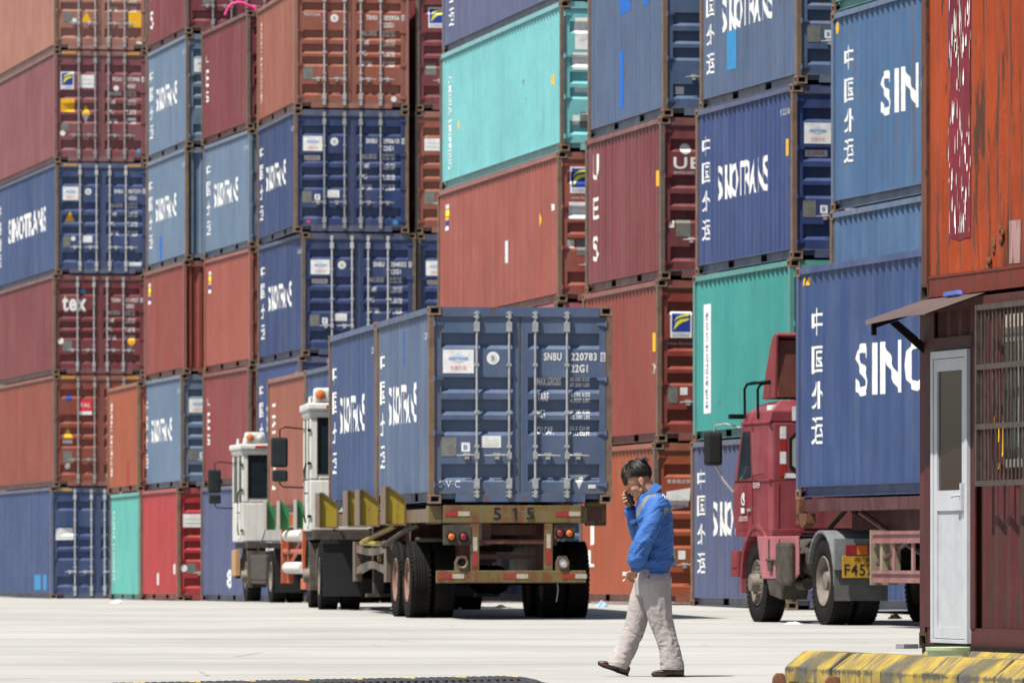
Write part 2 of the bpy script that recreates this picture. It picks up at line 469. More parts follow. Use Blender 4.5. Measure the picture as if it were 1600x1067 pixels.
def clusters(items, margin):
    """marks that touch or nearly touch are one sign; each sign becomes a piece of its own, named by what it is"""
    gs = []
    for it in items:
        b = list(bbox(it)); new = [it]; keep = []
        for gb, gi in gs:
            if gb[0] < b[2]+margin and gb[2] > b[0]-margin and gb[1] < b[3]+margin and gb[3] > b[1]-margin:
                b = [min(b[0], gb[0]), min(b[1], gb[1]), max(b[2], gb[2]), max(b[3], gb[3])]; new = gi + new
            else: keep.append((gb, gi))
        gs = keep + [(b, new)]
    out = []
    for b, gi in gs:
        gi.sort(key=items.index); k = gi[0]; mats = [x[-1] if x[0] in 'rpd' else x[6] for x in gi]
        if k[0] == 't': nm = 'lettering'
        elif k[0] == 'd': nm = 'round_label' if len(gi) > 1 else 'sticker'
        elif k[0] == 'p': nm = 'warning_triangle'
        elif k[-1] == 'plate': nm = 'data_plate'
        elif 'patch' in k[-1]: nm = 'paint_patch'
        elif b[2]-b[0] > .25: nm = 'sign'
        else: nm = 'sticker'
        out.append((nm, gi))
    return out
def side_marks(key, items, L, H):
    y0, y1 = .13, L-.13; cuts = [L - c for c in corr_cuts(y0, y1)]
    def f(u, v, d):
        y = L - u; return (.030 + corr_depth(y, y0, y1) - d, y, v)
    return cached(('sm', key, L, H), lambda: [(nm, decal_mesh(nm, g, f, ucuts=cuts)) for nm, g in clusters(items, .12)])
def door_marks(key, side, items, H):
    x0, x1 = (.085, 1.205) if side == 0 else (1.233, WID-.085); xa, xb = x0+.085, x1-.085
    its = []
    for it in items:
        if it[0] == 'z': its.append(it[1])
        else: its.append(it)
    def f(u, v, d): return (u, door_y(v, H, u, xa+1e-4, xb-1e-4) - d, v)
    return cached(('dm', key, side, H), lambda: [(nm, decal_mesh(nm, g, f, ucuts=(xa, xb), vcuts=groove_cuts(H))) for nm, g in clusters(its, .028)])
def end_marks_blank(): return []
HAZ = lambda H: [('p', [(.2+i*.06, H-.105), (.235+i*.06, H-.105), (.265+i*.06, H-.045), (.23+i*.06, H-.045)], 'yellow') for i in range(6)] + \
               [('p', [(WID-.58+i*.06, H-.105), (WID-.545+i*.06, H-.105), (WID-.515+i*.06, H-.045), (WID-.55+i*.06, H-.045)], 'yellow') for i in range(6)]

def container(kind, pos, rz, tilt, mats, label, smarks=None, dl=None, dr=None, key='', group=None, doors=True, name='shipping_container', H=None):
    """kind '20','40','40h'.  Origin: bottom left corner of the near (door) end.  mats: (paint, frame paint, bar metal)"""
    L = 6.058 if kind[0] == '2' else 12.192; H = H or (2.896 if kind.endswith('h') else 2.591)
    P, FR, BARM = mats[:3]; pm = mats[3] if len(mats) > 3 else (POST, POST2, FR)[len(label) % 3]
    root = empty(name, pos, rz, tilt); tag(root, label, 'shipping container', group)
    root.hide_render = False
    k = (L, H)
    link('frame', cached(('fr', k), lambda: frame_mesh(L, H, kind[0] == '2')), FR, root)
    for i, (a, b_, c, d) in enumerate(((.004, .075, .006, .125), (WID-.075, WID-.004, .006, .125), (.004, .075, L-.125, L-.006), (WID-.075, WID-.004, L-.125, L-.006))):
        link('corner_post', cached(('po', k, i), lambda: post_mesh(a, b_, c, d, H)), pm, root)
    sw = link('side_wall', cached(('sl', k), lambda: side_mesh(L, H)), P, root)
    link('side_wall', cached(('sr', k), lambda: side_mesh_r(L, H)), P, root)
    link('roof', cached(('rf', k), lambda: roof_mesh(L, H)), P, root)
    link('floor', cached(('fl', k), lambda: floor_mesh(L, H)), M['dark'], root)
    link('end_wall', cached(('ew', k), lambda: endwall_mesh(L, H, L-.05, -1)), P, root)
    cm = cached('cast', casting_mesh)
    for x in (.081, WID-.081):
        for y in (.089, L-.089):
            for z in (.059, H-.059):
                c = link('corner_casting', cm, [CAST, M['hole']], root); c.location = (x, y, z)
    if smarks:
        for nm, me_ in side_marks(key, smarks, L, H): link(nm, me_, MKM, sw)
    if doors:
        for s in (0, 1):
            d = link('door', cached(('d', s, H), lambda s=s: door_mesh(s, H)), P, root)
            for hz_ in (.25, .93, 1.64, 2.36): link('hinge', cached(('h', s, H, hz_), lambda s=s: hinge_mesh(s, H, hz_)), P, d)
            link('gasket', cached(('g', s, H), lambda s=s: gasket_mesh(s, H)), M['gasket'], d)
            for b in (0, 1):
                i = s*2 + b
                link('locking_bar', cached(('b', i, H), lambda i=i: bar_mesh(BARX[i], H)), BARM, d)
                link('door_handle', cached(('hd', i, H), lambda i=i: handle_mesh(i, H)), BARM, d)
            mk = (dl, dr)[s]
            if mk:
                for nm, me_ in door_marks(key, s, mk, H): link(nm, me_, MKM, d)
        if kind.endswith('h'):
            for q_ in (0, 1): link('warning_stripes', cached(('hz', H, q_), lambda: decal_mesh('warning_stripes', HAZ(H)[q_*6:q_*6+6], lambda u, v, d: (u, .012-d, v))), MKM, root)
    else:
        link('end_wall', cached(('ewn', k), lambda: endwall_mesh(L, H, .05, 1)), P, root)
    return root
POST = plain('rust_stained_corner_post', (.19, .125, .085), .7, .3, var=.5, vs=4)
POST2 = plain('brown_grey_corner_post', (.15, .12, .10), .7, .3, var=.5, vs=5)
CAST = plain('corner_casting_steel', (.25, .17, .12), .75, .3, var=.5, vs=8)
# ------------------------------------------------------------------ ground
def make_ground():
    xs = [-400, -200, -100, -60, -40] + [-30 + 2*i for i in range(31)] + [40, 60, 100, 200, 400]
    ys = [-60, -20, 0, 20, 40, 46] + [50 + i*2 for i in range(75)] + [205, 220, 260, 320, 400, 600, 1200]
    V = [(x, y, ground_z(y)) for y in ys for x in xs]; F = []; k = len(xs)
    for j in range(len(ys)-1):
        for i in range(k-1): F.append((j*k+i, j*k+i+1, (j+1)*k+i+1, (j+1)*k+i))
    me = bpy.data.meshes.new('ground'); me.from_pydata(V, [], F)
    m, n, b = new_mat('concrete_yard')
    v = coords(n); vx = coords(n, scale=(.16, .7, 1)); vt = coords(n, scale=(.09, .2, 1), off=(3, 9, 0)); vf = coords(n, scale=(1, 1, 1), off=(7, 2, 0))
    base = mixc(n, ramp(n, noise_n(n, v, .25, 6, .6), .35, .7), (.29, .287, .270), (.375, .37, .348))
    base = mixc(n, ramp(n, noise_n(n, vx, 1.0, 7, .65), .52, .75, 0, .35), base, (.15, .145, .13))      # drag and tyre smears
    base = mixc(n, ramp(n, noise_n(n, vt, 1.0, 5, .6), .52, .78, 0, .3), base, (.17, .165, .155))
    base = mixc(n, ramp(n, noise_n(n, v, 9, 8, .7), .45, .8, 0, .45), base, (.32, .30, .27))
    base = mixc(n, ramp(n, noise_n(n, coords(n, scale=(.35, .5, 1), off=(1, 4, 0)), 1.0, 5, .6), .64, .70, 0, .4), base, (.12, .115, .105))      # oil stains
    base = mixc(n, ramp(n, noise_n(n, coords(n, scale=(30, 14, 1)), 1.0, 4, .7), .60, .72, 0, .5), base, (.15, .14, .125))                      # grit
    # slab joints
    for vec, wd in ((coords(n, scale=(1, 1, 1), off=(0, 0.6, 0)), 0.012),):
        sp = N(n, 'ShaderNodeSeparateXYZ'); n.links.new(vec, sp.inputs[0])
        for axis, per, off in ((1, 4.5, .4),):
            a = N(n, 'ShaderNodeMath', operation='ADD'); a.inputs[1].default_value = off; n.links.new(sp.outputs[axis], a.inputs[0])
            wob = N(n, 'ShaderNodeMath', operation='MULTIPLY_ADD'); wob.inputs[1].default_value = .05; n.links.new(noise_n(n, v, 1.4, 4), wob.inputs[0]); n.links.new(a.outputs[0], wob.inputs[2])
            md = N(n, 'ShaderNodeMath', operation='PINGPONG'); md.inputs[1].default_value = per/2; n.links.new(wob.outputs[0], md.inputs[0])
            ln = ramp(n, md.outputs[0], .03, .22, .24, 0)
            base = mixc(n, ln, base, (.13, .12, .105))
    # fine cracks
    vo = N(n, 'ShaderNodeTexVoronoi', feature='DISTANCE_TO_EDGE'); vo.inputs['Scale'].default_value = .35; n.links.new(vf, vo.inputs['Vector'])
    cr = N(n, 'ShaderNodeMath', operation='MULTIPLY'); n.links.new(ramp(n, vo.outputs['Distance'], .002, .010, .6, 0), cr.inputs[0]); n.links.new(ramp(n, noise_n(n, v, .6, 3), .5, .6), cr.inputs[1])
    base = mixc(n, cr.outputs[0], base, (.12, .11, .1))
    n.links.new(base, b.inputs['Base Color']); b.inputs['Roughness'].default_value = .85; b.inputs['Specular IOR Level'].default_value = .25
    bp = N(n, 'ShaderNodeBump'); bp.inputs['Strength'].default_value = .4; bp.inputs['Distance'].default_value = .02
    n.links.new(noise_n(n, v, 5, 8, .7), bp.inputs['Height']); n.links.new(bp.outputs[0], b.inputs['Normal'])
    tag(link('ground', me, m), kind='structure')
make_ground()

# ------------------------------------------------------------------ markings
CN = '中国外运'
def sino20(extra=()):
    z = (1.995, 1.58, 1.14, .687)
    return [('t', c, .36, q-.16, .42, .32, 'white', .012) for c, q in zip(CN, z)] + [('t', 'SINOTRANS', 1.33, 1.10, 3.10, .54, 'white', .045)] + \
           [('t', 'SNBU 220783 0', 5.15, 2.17, .55, .09, 'oldwhite')] + list(extra)
def sino40(extra=()):
    z = (2.19, 1.72, 1.28, .84)
    return [('t', c, .66, q-.17, .46, .34, 'white', .012) for c, q in zip(CN, z)] + [('t', 'SINOTRANS', 2.62, 1.22, 7.5, .64, 'white', .045)] + list(extra)
def ues(L=6.058): return [('t', 'U', .50, 1.88, .46, .42, 'white', .03), ('t', 'E', .50, 1.22, .46, .36, 'white', .03), ('t', 'S', .50, .52, .46, .42, 'white', .03)]
def ues_small(): return [('t', 'U', .42, 1.85, .4, .16, 'white', .02), ('t', 'E', .42, 1.3, .4, .38, 'white', .03), ('t', 'S', .42, .95, .4, .24, 'white', .03)]
def vtext(s, h=1.7, z=.45, w=.3, mt='white', u=.4): return [('t', s, u, z, w, h, mt, .012, -1)]
def flabel(u=.45, z=1.85): return [('r', u, z+.36, u+.3, z+.44, 'oldwhite'), ('r', u, z+.22, u+.34, z+.34, 'yellowgreen'), ('r', u, z+.14, u+.3, z+.20, 'yellow'), ('r', u, z+.05, u+.32, z+.13, 'logoblue'), ('r', u, z-.05, u+.3, z+.03, 'white')]
def hc(items, f=2.896/2.591):
    o = []
    for it in items:
        it = list(it)
        if it[0] == 't': it[3] = it[3]*f
        elif it[0] == 'r': it[2] *= f; it[4] *= f
        elif it[0] == 'p': it[1] = [(a, b*f) for a, b in it[1]]
        elif it[0] == 'd': it[2] *= f
        o.append(tuple(it))
    return o
def tri(x, z, r, mt='yellow'): return ('p', [(x-r, z-r*.8), (x+r, z-r*.8), (x, z+r)], mt)
def ownersign(x=.19, z=1.71, w=.41, h=.31):
    return [('r', x, z, x+w, z+h, 'white'), ('p', [(x+.06, z+h*.62), (x+w/2, z+h*.86), (x+w-.06, z+h*.62), (x+w/2, z+h*.45)], 'paleblue'), ('t', 'SINOTRANS', x+.08, z+h*.57, w-.16, .035, 'logoblue'),
            ('t', '中国外运', x+.1, z+.05, w-.2, .05, 'logored')]
def seal(x=.855, z=1.91, r=.085): return [('d', x, z, r, 'white'), ('d', x, z, r*.62, 'oldwhite'), ('t', 'B', x-.02, z-.03, .04, .06, 'plate')]
def plates(): return [('r', .17, .62, .37, .87, 'plate'), ('r', .435, .68, .55, .80, 'white'), ('t', 'B', .465, .71, .05, .06, 'logoblue'), ('r', .70, .735, .96, .89, 'white')] + \
    [('r', .73, .76+.03*i, .93, .768+.03*i, 'oldwhite') for i in range(4)]
def sino_l(suna=True): return ownersign() + seal() + plates() + ([('r', .22, 1.52, .56, 1.62, 'oldwhite'), ('t', 'SUNA', .25, 1.54, .28, .06, 'logored')] if suna else [])
def data(code, num, chk, typ='22G1', mt='white', z0=1.88):
    o = [('t', code, 1.53, z0, .235, .105, mt, .06), ('t', num, 1.89, z0, .345, .105, mt, .06), ('r', 2.285, z0-.01, 2.35, z0+.11, 'oldwhite'), ('t', chk, 2.297, z0+.005, .04, .085, 'logoblue'), ('t', typ, 1.89, z0-.155, .225, .105, mt, .06)]
    rows = (('MAX.GROSS', '30.480 KGS', '67.200 LBS', 1.555, .32), ('TARE', '2.195 KGS', '4.820 LBS', 1.35, .15), ('NET', '28.285 KGS', '62.380 LBS', 1.13, .11), ('CU.CAP.', '33.2 CU.M', '1.172 CU.FT', .91, .22))
    for a, b, c, z, wd in rows:
        o += [('t', a, 1.445, z, wd, .105, 'white', .05), ('t', b, 1.885, z+.055, .26, .052, 'white', .05), ('t', c, 1.885, z-.018, .26, .052, 'white', .05)]
    return o
def emblem(x=2.0, z=.29): return [('p', [(x-.14, z+.09), (x+.14, z+.09), (x+.05, z+.02), (x, z-.1), (x-.05, z+.02)], 'oldwhite'), ('r', x+.12, z-.09, x+.22, z-.04, 'oldwhite')]
def flogo(x, z, s=.34):
    return [('r', x, z, x+s, z+s*1.2, 'white'), ('r', x+.025, z+s*.28, x+s-.025, z+s*1.13, 'logoblue'),
            ('p', [(x+.05, z+s*.35), (x+.09, z+s*.7), (x+.16, z+s*.84), (x+s-.05, z+s*.9), (x+s-.05, z+s*.8), (x+.2, z+s*.72), (x+.14, z+s*.6)], 'yellowgreen'),
            ('p', [(x+.06, z+s*.75), (x+.1, z+s*.95), (x+.18, z+s*1.05), (x+s-.05, z+s*1.1), (x+s-.05, z+s*1.0), (x+.2, z+s*.95), (x+.12, z+s*.88)], 'yellowgreen'),
            ('t', 'FLORENS', x+.04, z+s*.07, s-.08, s*.14, 'logoblue')]
def whitesign(x, z, wd, h): return [('r', x, z, x+wd, z+h, 'white'), ('r', x+.04, z+h*.6, x+wd-.04, z+h*.7, 'oldwhite'), ('r', x+.04, z+h*.3, x+wd-.04, z+h*.36, 'oldwhite')]

# ------------------------------------------------------------------ colours
COL = {k: srgb(v) for k, v in dict(slate='4e6384', navy='233a6c', blue='334a78', royal='30457a', lslate='667d98', steel='456a94', maroon='792f34', wine='863638', brick='8e3e32',
        orange='a5502f', dorange='8f4432', salmon='a8705f', mauve='864a4e', cyan='7cc8cb', green='3a9f98', teal='5cb8ae', red='b03236', purple='4f5a80', dusk='5b6185', rose='a84a58', iron='9f4f41', tan='98543f').items()}
_pn = [0]
def cmats(colr, rust=.3, fade=.3, dirt=.3, fr=None, bar=None):
    _pn[0] += 1; s = _pn[0]
    P = paint('paint_%s_%d' % (colr, s), COL[colr], rust, fade, dirt, s)
    c = COL[colr]; d = tuple(a*.85 + b*.15 for a, b in zip(c, (.3, .26, .22)))  # frame paint lightened, putting the sun on the top rails into the colour
    F = FRM[fr] if fr else paint('frame_%s_%d' % (colr, s), d, rust+.35, fade+.1, dirt+.1, s+60)
    return P, F, (bar or BAR[s % 3])
BAR = [plain('bar_paint_grey', (.40, .41, .42), .5, .4, var=.4, vs=12), plain('bar_paint_light', (.5, .5, .49), .5, .4, var=.4, vs=14), plain('bar_paint_worn', (.33, .33, .33), .55, .4, var=.5, vs=11)]
FRM = {}

# ------------------------------------------------------------------ the stacks
def stack(near_px, far_px, s, base_y, L, rows, tilt, group):
    """rows bottom to top: dict(k kind, near px or None, c colour, ...); near_px/far_px fix the direction of the whole stack"""
    Y = FPX/s; X = (near_px-800)/s
    def solve(npx, fpx):
        lo, hi = R(2), R(25)
        for _ in range(40):
            th = (lo+hi)/2; x = (npx-800)/s - L*math.sin(th); y = Y + L*math.cos(th)
            if 800 + x/y*FPX > fpx: lo = th
            else: hi = th
        return th
    th0 = solve(near_px, far_px)
    z = CAMZ - (base_y-HY)/s
    for r in rows:
        k = r['k']; H = 2.896 if k.endswith('h') else 2.591
        xx = (r.get('near', near_px) - 800)/s
        yy = Y + r.get('dy', 0); th = solve(r.get('near', near_px), r['far']) if 'far' in r else th0
        if not r.get('skip'):
            container(k, (xx, yy, z), th + r.get('dr', 0), tilt, cmats(r['c'], r.get('rust', .3), r.get('fade', .3)*.75, r.get('dirt', .3)), r['label'],
                  r.get('sm'), r.get('dl'), r.get('dr_'), key=r['label'], group=group, doors=r.get('doors', True))
        z += H + .004
    return th0
ST = 'stacked shipping containers'
# A: far left, high cubes
stack(85, -10, 60.4, 935, 12.19, [
    dict(k='40h', near=79, c='blue', rust=.25, fade=.35, label='dark blue container at ground level in the far left stack, pale sign on its door', dl=hc(whitesign(.14, 1.36, .46, .28)), sm=[('r', 8.9, .22, 9.9, .62, 'ltbluepatch'), ('r', 10.6, .22, 11.1, .62, 'ltbluepatch'), ('t', 'SEA', .2, 1.9, 1.2, .5, 'oldwhite')]),
    dict(k='40h', near=84, c='dorange', rust=.35, fade=.2, label='rusty orange container with red and white TAL sign, second up in far left stack', dl=hc([('r', .65, 1.74, 1.0, 2.02, 'logored'), ('r', .65, 1.66, 1.0, 1.74, 'white'), ('t', 'TAL', .69, 1.84, .27, .1, 'white', .02), tri(.38, 1.22, .13), ('r', .24, 1.0, .50, 1.08, 'oldwhite'), ('r', .25, .55, .48, .82, 'plate'), ('d', .37, .47, .07, 'white'), ('d', .4, 2.05, .08, 'logoblue')]), dr_=hc(data('TALU', '428117', '6', '45G1'))),
    dict(k='40', near=83, c='maroon', rust=.2, fade=.35, label='maroon container lettered tex, third up in far left stack', dl=[('t', 'tex', .24, 1.62, .64, .42, 'white', .07), ('r', .25, .6, .5, .88, 'plate'), ('d', .2, .86, .08, 'white'), ('d', .8, 2.15, .07, 'ltbluepatch')], dr_=data('TGHU', '311927', '3') + [('d', 2.05, .86, .1, 'yellow'), tri(2.05, .74, .05, 'plate')]),
    dict(k='40h', near=87, c='blue', rust=.2, fade=.4, label='blue SINOTRANS container with yellow warning triangle on its door, far left stack', sm=sino40(), dl=hc(ownersign() + seal() + [tri(.38, 1.32, .13), ('r', .2, .62, .38, .87, 'plate'), ('d', .46, .82, .06, 'white'), ('r', .70, .735, .96, .89, 'white')]), dr_=hc(data('SNBU', '807371', '5', '45G1') + [('r', 1.9, .2, 2.25, .28, 'oldwhite')])),
    dict(k='40h', near=85, c='mauve', rust=.2, fade=.3, label='faded maroon container with logo and yellow panel on its door, far left stack', dl=hc(flogo(.17, 1.68, .34) + whitesign(.62, 1.72, .42, .3) + [('r', .17, 1.16, .53, 1.46, 'yellow'), tri(.83, 1.2, .12), ('p', [(.73, 1.1), (.93, 1.1), (.83, .92)], 'oldwhite'), ('r', .17, .72, .37, .9, 'plate'), ('d', .22, .66, .07, 'white')]), dr_=hc(data('FCIU', '777990', '0', '45G1') + [('d', 1.62, 1.72, .07, 'white'), ('r', 1.93, .98, 2.15, 1.04, 'white'), ('d', 2.2, .25, .06, 'ltbluepatch')]), sm=flabel(.3, 2.0)),
    dict(k='40h', near=85, c='salmon', rust=.25, fade=.45, label='pale orange container with yellow triangle and yellow square, topmost of far left stack', dl=hc([('r', .25, .64, .47, .88, 'plate'), ('d', .53, .68, .06, 'white'), tri(.84, .76, .13)]), dr_=hc(data('TRIU', '580213', '4', '45G1') + [('r', 1.94, .54, 2.28, .90, 'yellow'), ('r', 2.15, .16, 2.3, .22, 'white')])),
], -.002, ST)
# the short pair standing behind the second stack
stack(218, 170, 66.0, 938, 6.06, [
    dict(k='20', near=219, c='teal', fade=.3, label='turquoise container at ground level right of the far left stack, white upright lettering', sm=vtext('CHINA SHIPPING', 1.75, .42, .36)),
    dict(k='20', near=215, c='orange', fade=.25, label='narrow orange container on the turquoise one, white upright lettering', sm=vtext('TRITON CONTAINER', 1.8, .4, .3) + [('r', 3.5, .1, 4.2, .75, 'redpatch')]),
], -.003, ST)
# B
stack(289, 227, 68.3, 938, 6.06, [
    dict(k='20', near=277, c='red', fade=.2, rust=.15, label='bright red container at ground level between turquoise and purple blue ones', dl=whitesign(.14, 1.68, .46, .3) + [('r', .24, .62, .44, .86, 'plate'), ('d', .16, .74, .08, 'white')], sm=[('t', '8', 2.8, .35, .35, .3, 'oldwhite', .03), ('t', '8', 5.3, .6, .35, .25, 'oldwhite', .03)]),
    dict(k='20', near=283, c='lslate', fade=.25, label='slate blue SINOTRANS container standing on the bright red one', sm=sino20(), dl=ownersign() + plates(), dr_=data('SNBU', '221906', '1')),
    dict(k='20', near=287, c='brick', fade=.25, rust=.15, doors=False, label='brick red container with plain ribbed end, third up in second stack from left', sm=flabel()),
    dict(k='20', near=290, c='lslate', fade=.4, doors=False, label='pale blue SINOTRANS container with plain ribbed end, fourth up in second stack', sm=sino20([('r', 1.9, .2, 2.3, .75, 'bluepatch')])),
    dict(k='20', near=291, c='lslate', fade=.45, label='pale blue SINOTRANS container with doors facing, fifth up in second stack', sm=sino20(), dl=ownersign(), dr_=data('SNBU', '204418', '8')),
    dict(k='20', near=290, c='maroon', fade=.35, label='maroon container at the top of the second stack, steel bars on its end', sm=ues(), dl=[('d', .28, .86, .09, 'white'), ('r', .4, .68, .66, 1.0, 'plate')], dr_=data('UESU', '231450', '2')),
], -.004, ST)
# C
stack(389, 317, 71.2, 940, 6.06, [
    dict(k='20', near=385, c='purple', fade=.25, label='purple blue container at ground level behind the farther white yard truck', sm=[('t', '8', 3.4, .30, .5, .42, 'white', .05)]),
    dict(k='20', near=388, c='wine', fade=.25, label='wine red container with white upright letters, just above the farther white cab', sm=ues_small()),
    dict(k='20', near=390, c='iron', fade=.3, label='brick red container whitened along its foot, third up in third stack', sm=flabel()),
    dict(k='20', near=389, c='lslate', fade=.3, label='slate blue SINOTRANS container with white lettering, fourth up in third stack', sm=sino20()),
    dict(k='20', near=386, c='maroon', fade=.3, label='maroon container topping the third stack, pink strap on its roof', sm=ues_small()),
], -.003, ST)
# E and its neighbour
stack(461, 402, 74.3, 941, 6.06, [
    dict(k='20', near=466, far=399, c='blue', fade=.3, label='blue container at ground level behind the white yard trucks', sm=sino20()),
    dict(k='20', near=467, far=400, c='royal', fade=.25, label='blue SINOTRANS container behind the orange one on the farther truck', sm=sino20(), dl=sino_l(), dr_=data('SNBU', '210733', '5')),
    dict(k='20', near=472, far=402, c='navy', fade=.3, rust=.2, label='blue SINOTRANS container directly behind the top of the 515 trailer load, yellow cable on door', sm=sino20(), dl=sino_l(), dr_=data('SNBU', '204032', '7')),
    dict(k='20', near=460, c='navy', fade=.35, rust=.2, label='blue SINOTRANS container with full doors in view, under the pale orange one', sm=sino20(), dl=sino_l() + [('d', .3, .22, .035, 'pink')], dr_=data('SNBU', '290610', '9') + [('d', 2.15, .22, .055, 'ltbluepatch')]),
    dict(k='20', near=460, c='tan', fade=.45, rust=.2, label='pale orange container with full doors in view, near the top left of centre', sm=vtext('TRITON CONTAINER', 1.75, .5, .26), dl=[('t', 'TRITON', .2, 1.95, .35, .06, 'white'), ('r', .2, .62, .4, .9, 'plate')] + seal(), dr_=data('TRHU', '282956', '3') + [('d', 2.12, .22, .06, 'oldwhite')]),
], -.003, ST)
stack(650, 592, 74.0, 941, 6.06, [
    dict(k='20', near=650, c='wine', label='wine red container at ground level behind the 515 trailer'),
    dict(k='20', near=650, c='navy', label='blue container second up behind the 515 trailer load'),
    dict(k='20', near=652, c='navy', fade=.3, label='blue container sliver between the blue SINOTRANS doors and the long brick red side', dl=sino_l()),
    dict(k='20', near=649, c='tan', fade=.35, label='narrow strip of orange container end left of the long turquoise one', dl=whitesign(.2, 1.75, .42, .26) + [('r', .2, .62, .42, .9, 'plate')]),
    dict(k='20', near=650, c='maroon', fade=.3, label='strip of maroon container end with blue and yellow logo beside the black gap', dl=flogo(.27, 1.75, .36) + [('r', .2, .75, .44, 1.0, 'plate')]),
], -.003, ST)
# F, forty footers
stack(874, 685, 90.7, 942, 12.19, [
    dict(k='40', near=868, c='slate', label='slate blue container at ground level behind the 515 trailer wheels'),
    dict(k='40', near=869, c='rose', label='rose red container just over the top edge of the 515 trailer load', fade=.3),
    dict(k='40', near=872, c='iron', fade=.35, rust=.25, label='long brick red container with small yellow and blue label, below the long turquoise one', sm=flabel(.7, 1.85) + [('d', 10.3, 1.5, .13, 'yellow'), ('t', '8', 11.3, 1.6, .3, .12, 'white', .04), ('r', 7.0, .9, 7.3, 1.3, 'oldwhite')], dl=flogo(.22, 1.87, .38) + [('t', 'www.florens.com', .24, 1.77, .5, .05, 'oldwhite')] + whitesign(.2, 1.42, .42, .3) + [('r', .17, .93, .3, 1.07, 'white'), ('r', .34, .8, .58, 1.07, 'plate')]),
    dict(k='40', near=876, c='cyan', fade=.25, rust=.1, dirt=.15, label='long pale turquoise container with white upright lettering, near the top centre', sm=vtext('CHINA SHIPPING', 1.75, .35, .5, u=.7) + [('r', 11.2, 1.2, 11.35, 1.38, 'yellow'), ('r', 1.8, 1.05, 1.95, 1.2, 'yellow')], dl=[('r', .26, 1.75, .7, 2.3, 'white'), ('p', [(.34, 1.9), (.42, 2.15), (.6, 2.2), (.5, 1.95)], 'oldwhite')] + whitesign(.22, 1.4, .5, .3) + [('r', .26, 1.02, .6, 1.1, 'oldwhite'), ('r', .22, .46, .34, .62, 'white'), ('r', .36, .4, .6, .68, 'plate')]),
    dict(k='40', near=880, c='dusk', fade=.3, rust=.1, label='dusky blue container resting on the long pale turquoise one', sm=[('t', c, .66, q-.17, .46, .34, 'white', .012) for c, q in zip(CN, (1.99, 1.52, 1.08, .64))]),
], -.0032, ST)
# G
stack(1030, 912, 97.9, 944, 6.06, [
    dict(k='20', near=1022, c='orange', fade=.2, rust=.2, label='orange container at ground level behind the walking man', sm=[('t', 'j', .72, .95, .34, .42, 'white', .03), ('t', 'i', .9, 1.4, .2, .3, 'white', .03), ('t', 'L', .66, .6, .4, .28, 'white', .03)], dl=[('p', [(.2, 1.50), (.58, 1.56), (.6, 1.86), (.21, 1.80)], 'white'), ('p', [(.26, 1.66), (.4, 1.74), (.54, 1.69), (.4, 1.62)], 'oldwhite'), ('t', '中国外运', .28, 1.55, .26, .04, 'logored'), ('t', '集装箱运输', .22, 1.93, .38, .07, 'oldwhite'), ('r', .2, .62, .36, .9, 'plate'), ('r', .4, .72, .52, .86, 'white')]),
    dict(k='20', near=1027, c='brick', fade=.2, rust=.3, label='brick red container with blue and yellow logo, just above the orange one behind the man', sm=[('r', 5.55, 1.45, 5.7, 1.75, 'yellow'), ('t', 'CN', 5.55, 1.1, .2, .16, 'oldwhite')], dl=flogo(.22, 1.66, .35) + [('t', 'www.florens.com', .16, 1.55, .62, .055, 'oldwhite'), ('r', .18, .62, .34, .88, 'plate'), ('r', .38, .75, .5, .87, 'white')]),
    dict(k='20', near=1032, c='maroon', fade=.35, rust=.35, label='maroon container lettered UES, third up right of centre', sm=ues() + [('r', 5.6, 1.5, 5.75, 1.75, 'yellow')], dl=[('d', .42, 2.08, .09, 'oldwhite'), ('t', 'UES', .22, 1.76, .62, .19, 'white', .04), ('t', 'UNITED EAST SHIPPING', .22, 1.68, .6, .04, 'oldwhite'), ('r', .26, .68, .5, .95, 'plate'), ('r', .14, .82, .23, .94, 'white')]),
    dict(k='20', near=1036, c='slate', fade=.3, rust=.5, label='slate blue container with bright blue touch up patches, top right of centre', sm=[('r', 2.4, 1.9, 3.4, 2.45, 'bluepatch'), ('r', 4.3, 1.9, 4.8, 2.45, 'bluepatch'), ('r', 2.5, .35, 2.85, 1.3, 'bluepatch')], dl=[('r', .22, .36, .36, .48, 'white')]),
], -.001, ST)
# D
stack(1238, 1086, 105.5, 952, 6.06, [
    dict(k='20', near=1230, c='purple', fade=.3, rust=.3, label='greyish blue container at ground level between the man and the red truck', sm=sino20()),
    dict(k='20', near=1234, c='green', fade=.2, rust=.15, label='sea green container with white lettered strip, behind the red truck cab', sm=[('r', .62, .42, .98, 2.12, 'white'), ('t', 'CHINA SHIPPING LINE', .68, .5, .24, 1.5, 'logoblue', 0, -1)]),
    dict(k='20', near=1238, c='royal', fade=.25, rust=.2, label='royal blue SINOTRANS container directly on the sea green one', sm=sino20([('r', 5.5, 1.55, 5.68, 1.8, 'yellow')]), dl=sino_l(), dr_=data('SNBU', '215530', '4')),
    dict(k='20', near=1245, c='slate', fade=.35, rust=.6, label='weathered blue SINOTRANS container with light blue patch, over the royal blue one', sm=sino20([('r', 1.55, .5, 2.3, 1.1, 'ltbluepatch')]), dl=sino_l(), dr_=data('SNBU', '219974', '1')),
], -.0005, ST)
